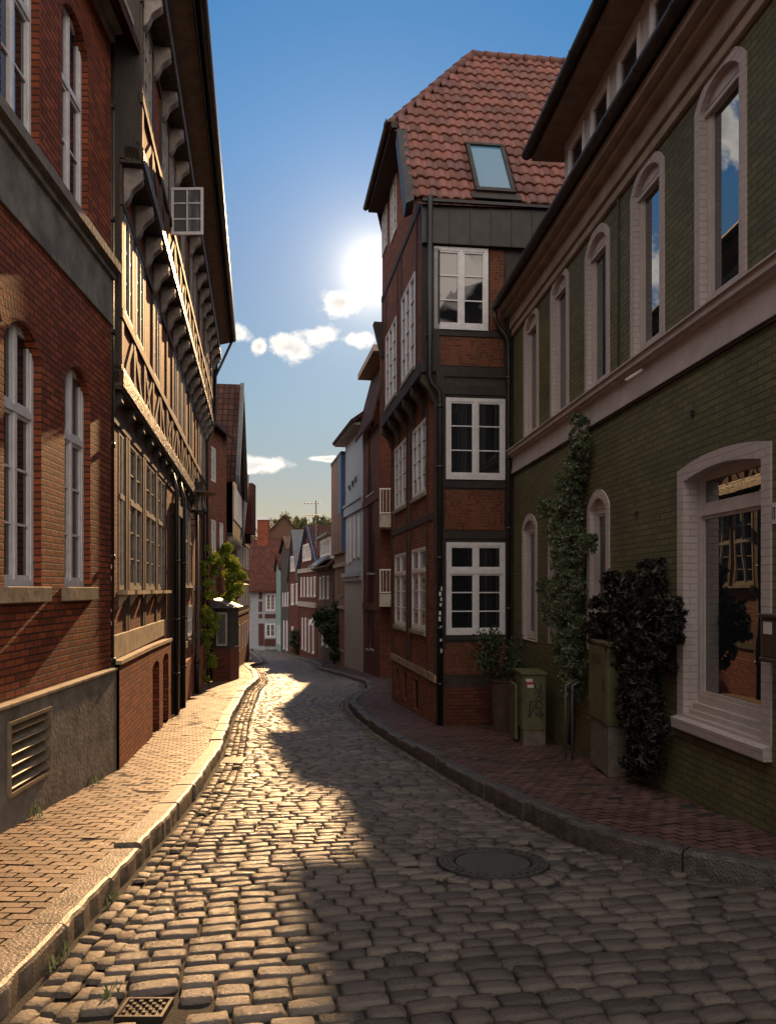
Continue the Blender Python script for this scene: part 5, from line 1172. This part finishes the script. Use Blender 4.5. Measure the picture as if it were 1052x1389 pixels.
# manhole cover and drain
mc = thing('manhole_cover', 'round iron manhole cover set in the cobbles', 'manhole cover', (MH[0], MH[1], zr(MH[1])))
def tiltz(x, y, h): return (x, y, zr(y) + h)
s = MB(); n = 48
def rg(mb, r0, r1, h0, h1, nn=48):
    pts = []
    for r, h in ((r0, h1), (r1, h1), (r1, h0), (r0, h0)):
        pts += [tiltz(MH[0] + r * math.cos(2 * math.pi * j / nn), MH[1] + r * math.sin(2 * math.pi * j / nn), h) for j in range(nn)]
    mb.add(pts, [(q * nn + j, q * nn + (j + 1) % nn, ((q + 1) % 4) * nn + (j + 1) % nn, ((q + 1) % 4) * nn + j) for q in range(4) for j in range(nn)])
rg(s, .001, .30, -.02, .002); rg(s, .32, .335, -.02, .006); s.build('lid', 'cast_iron', mc)
s = MB(); rg(s, .34, .36, -.02, .01); rg(s, .415, .44, -.02, .01); rg(s, .36, .415, -.02, -.004); s.build('frame', 'cast_iron', mc)
s = MB()
for k in range(36):
    a = 2 * math.pi * k / 36; c_, s_ = math.cos(a), math.sin(a)
    q = [(MH[0] + r * c_ - w * s_, MH[1] + r * s_ + w * c_) for r, w in ((.365, -.018), (.41, -.02), (.41, .02), (.365, .018))]
    s.hexa([tiltz(x, y, -.004) for x, y in q] + [tiltz(x, y, .009) for x, y in q])
s.build('stud_ring', 'cast_iron', mc)
dg = thing('drain_grate', 'small square iron drain grate in the cobbles near the left gutter', 'drain grate', (DG[0], DG[1], zr(DG[1])))
s = MB()
def db(x0, x1, y0, y1, h0, h1): s.hexa([tiltz(DG[0] + x, DG[1] + y, h) for h in (h0, h1) for x, y in ((x0, y0), (x1, y0), (x1, y1), (x0, y1))])
w_, l_ = .115, .10
db(-w_, w_, -l_, -l_ + .014, -.03, .008); db(-w_, w_, l_ - .014, l_, -.03, .008); db(-w_, -w_ + .014, -l_ + .014, l_ - .014, -.03, .008); db(w_ - .014, w_, -l_ + .014, l_ - .014, -.03, .008)
s.build('frame', 'gutter_metal', dg); s = MB(); db(-w_ + .014, w_ - .014, -l_ + .014, l_ - .014, -.03, -.006)
for i in range(8):
    for j in range(6):
        if (i + j) % 2: db(-.095 + i * .024, -.095 + i * .024 + .018, -.08 + j * .028, -.08 + j * .028 + .02, -.006, .005)
s.build('grid', 'gutter_metal', dg)
g2 = unroad(316, 1032); s = MB(); s.box(g2[0] - .16, g2[0] + .16, g2[1] - .2, g2[1] + .2, zr(g2[1]) - .03, zr(g2[1]) + .012); o = s.build('gutter_cover', 'gutter_metal', bevel=.006); tag(o, 'flat iron gutter inlet cover beside the left kerb', 'drain cover')

# ------------------------------------------------------------ plants
def leaves(name, pts, size, mat, parent=None, droop=.3, flat=None):
    n = len(pts); c = np.array(pts); nrm = rng.normal(0, 1, (n, 3)); 
    if flat is not None: nrm = nrm + np.array(flat) * 1.2
    nrm /= np.linalg.norm(nrm, axis=1)[:, None]; t = np.cross(nrm, rng.normal(0, 1, (n, 3))); t /= np.linalg.norm(t, axis=1)[:, None]; bt = np.cross(nrm, t)
    sz = size * rng.uniform(.6, 1.3, n)[:, None]
    v = np.stack([c - t * sz, c + bt * sz * .45 + nrm * sz * .12, c + t * sz, c - bt * sz * .45 + nrm * sz * .12], 1).reshape(-1, 3)
    f = np.arange(4 * n).reshape(-1, 4); return raw(name, v, f, mat, np.repeat(rng.random((n, 2)), 4, 0), parent)
def clump(c, r, n, sq=(1, 1, 1)):
    p = rng.normal(0, 1, (n, 3)); p /= np.linalg.norm(p, axis=1)[:, None]; p *= (rng.random((n, 1)) ** .45); return [tuple(x) for x in np.array(c) + p * np.array(sq) * r]
# light climber on the green wall (pixel column -> wall position)
def wallcreeper(name, label, W, blobs, size, mat, dens, dep, stem):
    o = thing(name, label, 'climbing plant', W.p(stem[0], stem[1], .05)); pts = []; tr = MB()
    for (px, py, rpx) in blobs:
        u, z = W.at(px, py, dep * .5); r = rpx / F * W.Y(px); nsub = 34
        for k in range(nsub):
            a = random.uniform(0, 6.28); q = random.random() ** .5 * r * 1.05; cu, cz_ = u + q * math.cos(a) * .9, z + q * math.sin(a)
            cd = random.uniform(.06, dep); pts += clump(W.p(cu, cz_, cd), r * random.uniform(.10, .34), int(dens * r * 10 / nsub) + 4)
    sh = MB()
    for k in range(26):
        px, py, rpx = random.choice(blobs); u, z = W.at(px, py, dep * .5); r = rpx / F * W.Y(px); a = random.uniform(-.6, 3.7)
        c = [W.p(u + math.cos(a) * r * t + .03 * math.sin(k + t * 3), z + math.sin(a) * r * t * .9 - .10 * max(0, t - .9) ** 2, .05 + dep * .5 * t) for t in (.3, .7, 1.1, 1.45)]
        sh.tube(c, [.007, .005, .004, .002], 5)
        for t in range(14):
            q = c[2] if t % 2 else c[3]; w_ = (t % 7) / 7; b_ = c[3] if t % 2 else c[2]; pts.append(tuple(q[m] * (1 - w_) + b_[m] * w_ + random.gauss(0, .018) for m in range(3)))
    sh.build('shoots', 'bark', o, smooth=True)
    leaves('foliage', pts, size, mat, o)
    us = [W.at(b[0], b[1], .04) for b in blobs]
    for k in range(3):
        path = [W.p(stem[0] + random.uniform(-.1, .1), stem[1], .04)] + [W.p(u + random.uniform(-.08, .08), z, .05) for u, z in us[::2]]
        path.sort(key=lambda p: p[2]); tr.tube(path, [.022 - .014 * i / len(path) for i in range(len(path))], 6)
    tr.build('stem', 'bark', o, smooth=True); return o
gz = walk(10.5, 1)
wallcreeper('climbing_plant', 'tall light green climber rising up the green wall to the storey band', WG,
    [(789, 570, 8), (790, 595, 14), (786, 622, 20), (780, 650, 26), (768, 675, 30), (772, 700, 32), (762, 725, 28), (775, 748, 34), (765, 775, 28), (778, 795, 34), (760, 820, 28), (775, 845, 34), (768, 875, 26), (780, 905, 22), (778, 935, 15), (745, 690, 12), (742, 795, 10), (745, 830, 12), (800, 735, 12)],
    .028, 'leaf_mid', 620, .30, (WG.u(777), gz))
wallcreeper('climbing_plant', 'dark purple-leaved creeper sprawling behind the tall cabinet', WG,
    [(888, 778, 18), (885, 795, 26), (862, 805, 30), (838, 812, 30), (820, 835, 24), (880, 830, 36), (850, 850, 40), (908, 840, 26), (918, 855, 14), (812, 860, 14), (872, 880, 34), (843, 882, 22), (898, 895, 20), (868, 915, 26), (870, 920, 32), (882, 955, 24), (872, 1000, 20), (884, 1030, 22), (895, 985, 16), (915, 830, 10), (818, 850, 16), (858, 960, 26), (865, 1030, 20)],
    .042, 'leaf_plum', 820, .26, (WG.u(880), walk(9, 1)))
# potted shrub in the corner
ps = thing('potted_shrub', 'leafy shrub in a tall dark pot in the corner between green and brick house', 'potted plant', (2.15, 14.3, walk(14.3, 1)))
gp = walk(14.3, 1); s = MB(); s.lathe((2.15, 14.3, gp - .02), [(.19, 0), (.25, .9), (.27, .92), (.27, .98), (.22, .98)], 20); s.build('pot', 'terracotta', ps)
pts = []
for k in range(26): pts += clump((2.15 + random.uniform(-.42, .5), 14.2 + random.uniform(-.3, .3), gp + 1.35 + random.uniform(-.4, .4)), .2, 75)
leaves('foliage', pts, .04, 'leaf_dark', ps)
# left: vine on brick wall and bright hanging vine
WV = WCc
def vine3(name, label, blobs, size, mat, n, base):
    o = thing(name, label, 'climbing plant', base); pts = []; s = MB()
    for (px, py, y, r) in blobs:
        c = ((px - CX) / F * y, y, (HY - py) / F * y)
        for k in range(5): pts += clump((c[0] + random.uniform(-r, r) * .6, c[1] + random.uniform(-r, r) * .6, c[2] + random.uniform(-r, r) * .8), r * .55, n // 5)
    leaves('foliage', pts, size, mat, o); bl = sorted([((px - CX) / F * y - .05, y + .05, (HY - py) / F * y) for px, py, y, r in blobs], key=lambda p: p[2])
    s.tube([base] + bl, [.035] + [.025 - .015 * i / len(bl) for i in range(len(bl))], 6); s.build('stem', 'bark', o, smooth=True); return o
vine3('climbing_plant', 'yellow-green vine climbing the brick wall beyond the lamp post', [(285, 752, 27, .30), (278, 770, 26.5, .25), (292, 775, 28, .25), (284, 800, 26.5, .35), (276, 830, 26, .35), (288, 845, 27, .3), (280, 870, 26.3, .35), (284, 895, 26.5, .3), (277, 915, 26, .22), (295, 760, 28, .2)], .05, 'leaf_bright', 420, (-6.2, 26.6, walk(26.6, -1)))
vine3('climbing_plant', 'bright sunlit vine hanging out over the display case', [(305, 750, 29, .3), (312, 765, 29, .42), (322, 772, 29, .4), (310, 785, 29, .38), (318, 795, 29.3, .35), (308, 806, 29.3, .33), (316, 815, 29.6, .25), (329, 778, 29, .22), (306, 740, 29, .18), (318, 850, 31.5, .2), (318, 868, 31.5, .22), (317, 888, 31.5, .18)], .06, 'leaf_bright', 700, (-6.15, 30.6, walk(30.6, -1)))
vine3('bush', 'dark green bush climbing the wall before the orange house', [(447, 838, 41.5, .7), (440, 845, 41.5, .7), (452, 850, 41.5, .6), (447, 862, 41.5, .6), (454, 875, 41.5, .5), (456, 890, 41, .35), (434, 838, 42, .4), (455, 826, 41.5, .4)], .09, 'leaf_dark', 900, (-2.9, 41.5, walk(41.5, 1)))['category'] = 'bush'
vine3('bush', 'small dark bush at the wall of the narrow gabled house', [(400, 858, 57, .5), (401, 868, 57, .5), (402, 878, 57, .4)], .1, 'leaf_dark', 400, (-6.7, 57, walk(57, 1)))['category'] = 'bush'
# awning
s = MB()
for k in range(2):
    x0 = (419 + k * 4.3 - CX) / F * 51; s.hexa([(x0, 50.2, -2.32), (x0 + .16, 50.2, -2.32), (x0 + .16, 50.22, -2.32), (x0, 50.22, -2.32), (x0 + .12, 50.9, -1.95), (x0 + .28, 50.9, -1.95), (x0 + .28, 50.92, -1.95), (x0 + .12, 50.92, -1.95)])
o = s.build('awning', 'white_paint'); tag(o, 'small white striped awning over a doorway of the gabled house', 'awning')
# trees over the roofs
for k, (px, py, y, r, lb) in enumerate(((352, 716, 120, 2.2, 'small round tree left of the tall chimney'), (385, 712, 125, 2.6, 'tree crown between chimney and brown gable'), (403, 706, 118, 2.3, 'broad tree crown above the brown gable'), (425, 706, 122, 2.8, 'yellowish tree crown beside the roof antenna'), (441, 712, 124, 2.4, 'tree crown just left of the dark dormer roof'))):
    c = Vector(((px - CX) / F * y, y, (HY - py) / F * y)); o = thing('tree', lb, 'tree', (c.x, y, zr(y)), 'trees beyond the far roofs')
    s = MB(); s.tube([(c.x, y, zr(y)), (c.x + .1, y, c.z - 2), (c.x, y, c.z + .5)], [.4, .28, .1], 8)
    for q in range(6): a = random.uniform(0, 6.28); s.tube([(c.x, y, c.z - 2), (c.x + r * .8 * math.cos(a), y + r * .5 * math.sin(a), c.z + random.uniform(-.5, 1))], [.13, .04], 6)
    s.build('trunk', 'bark', o); pts = []
    for q in range(22): pts += clump((c.x + random.uniform(-r, r), y + random.uniform(-r, r) * .7, c.z + random.uniform(-2.2, .8)), random.uniform(.4, .9), 70)
    leaves('crown', pts, .22, 'leaf_far', o)
# grass tufts at the foot of the left wall and in the gutter
for k, (x, y, lb, h) in enumerate(((AW(7.35) + .13, 7.35, 'grass tuft at the foot of the plinth below the vent', .13), (AW(9.1) + .14, 9.1, 'grass tuft at the foot of the plinth near the downpipe', .11), (XL(4.3) + .04, 4.3, 'grass tuft in the gutter against the left kerb', .08), (XL(5.3) + .05, 5.3, 'small weed between gutter and left kerb', .06), (DG[0] - .22, DG[1] + .1, 'tiny grass tuft left of the drain grate', .05))):
    n = 18; V = []; Fc = []; z0 = walk(y, -1) if k < 2 else zr(y)
    for i in range(n):
        a = random.uniform(0, 6.28); bx_, by_ = x + random.gauss(0, .015 + .03 * (k < 2)), y + random.gauss(0, .06); l = h * random.uniform(.4, 1.1); dx, dy = math.cos(a) * l * .5, math.sin(a) * l * .5; w = .004
        m_ = len(V); V += [(bx_ - w, by_, z0 - .01), (bx_ + w, by_, z0 - .01), (bx_ + dx * .4 + w, by_ + dy * .4, z0 + l * .7), (bx_ + dx, by_ + dy, z0 + l)]; Fc.append((m_, m_ + 1, m_ + 2, m_ + 3))
    o = raw('grass_tuft', np.array(V), np.array(Fc), 'leaf_mid', np.repeat(rng.random((n, 2)), 4, 0)); tag(o, lb, 'grass')
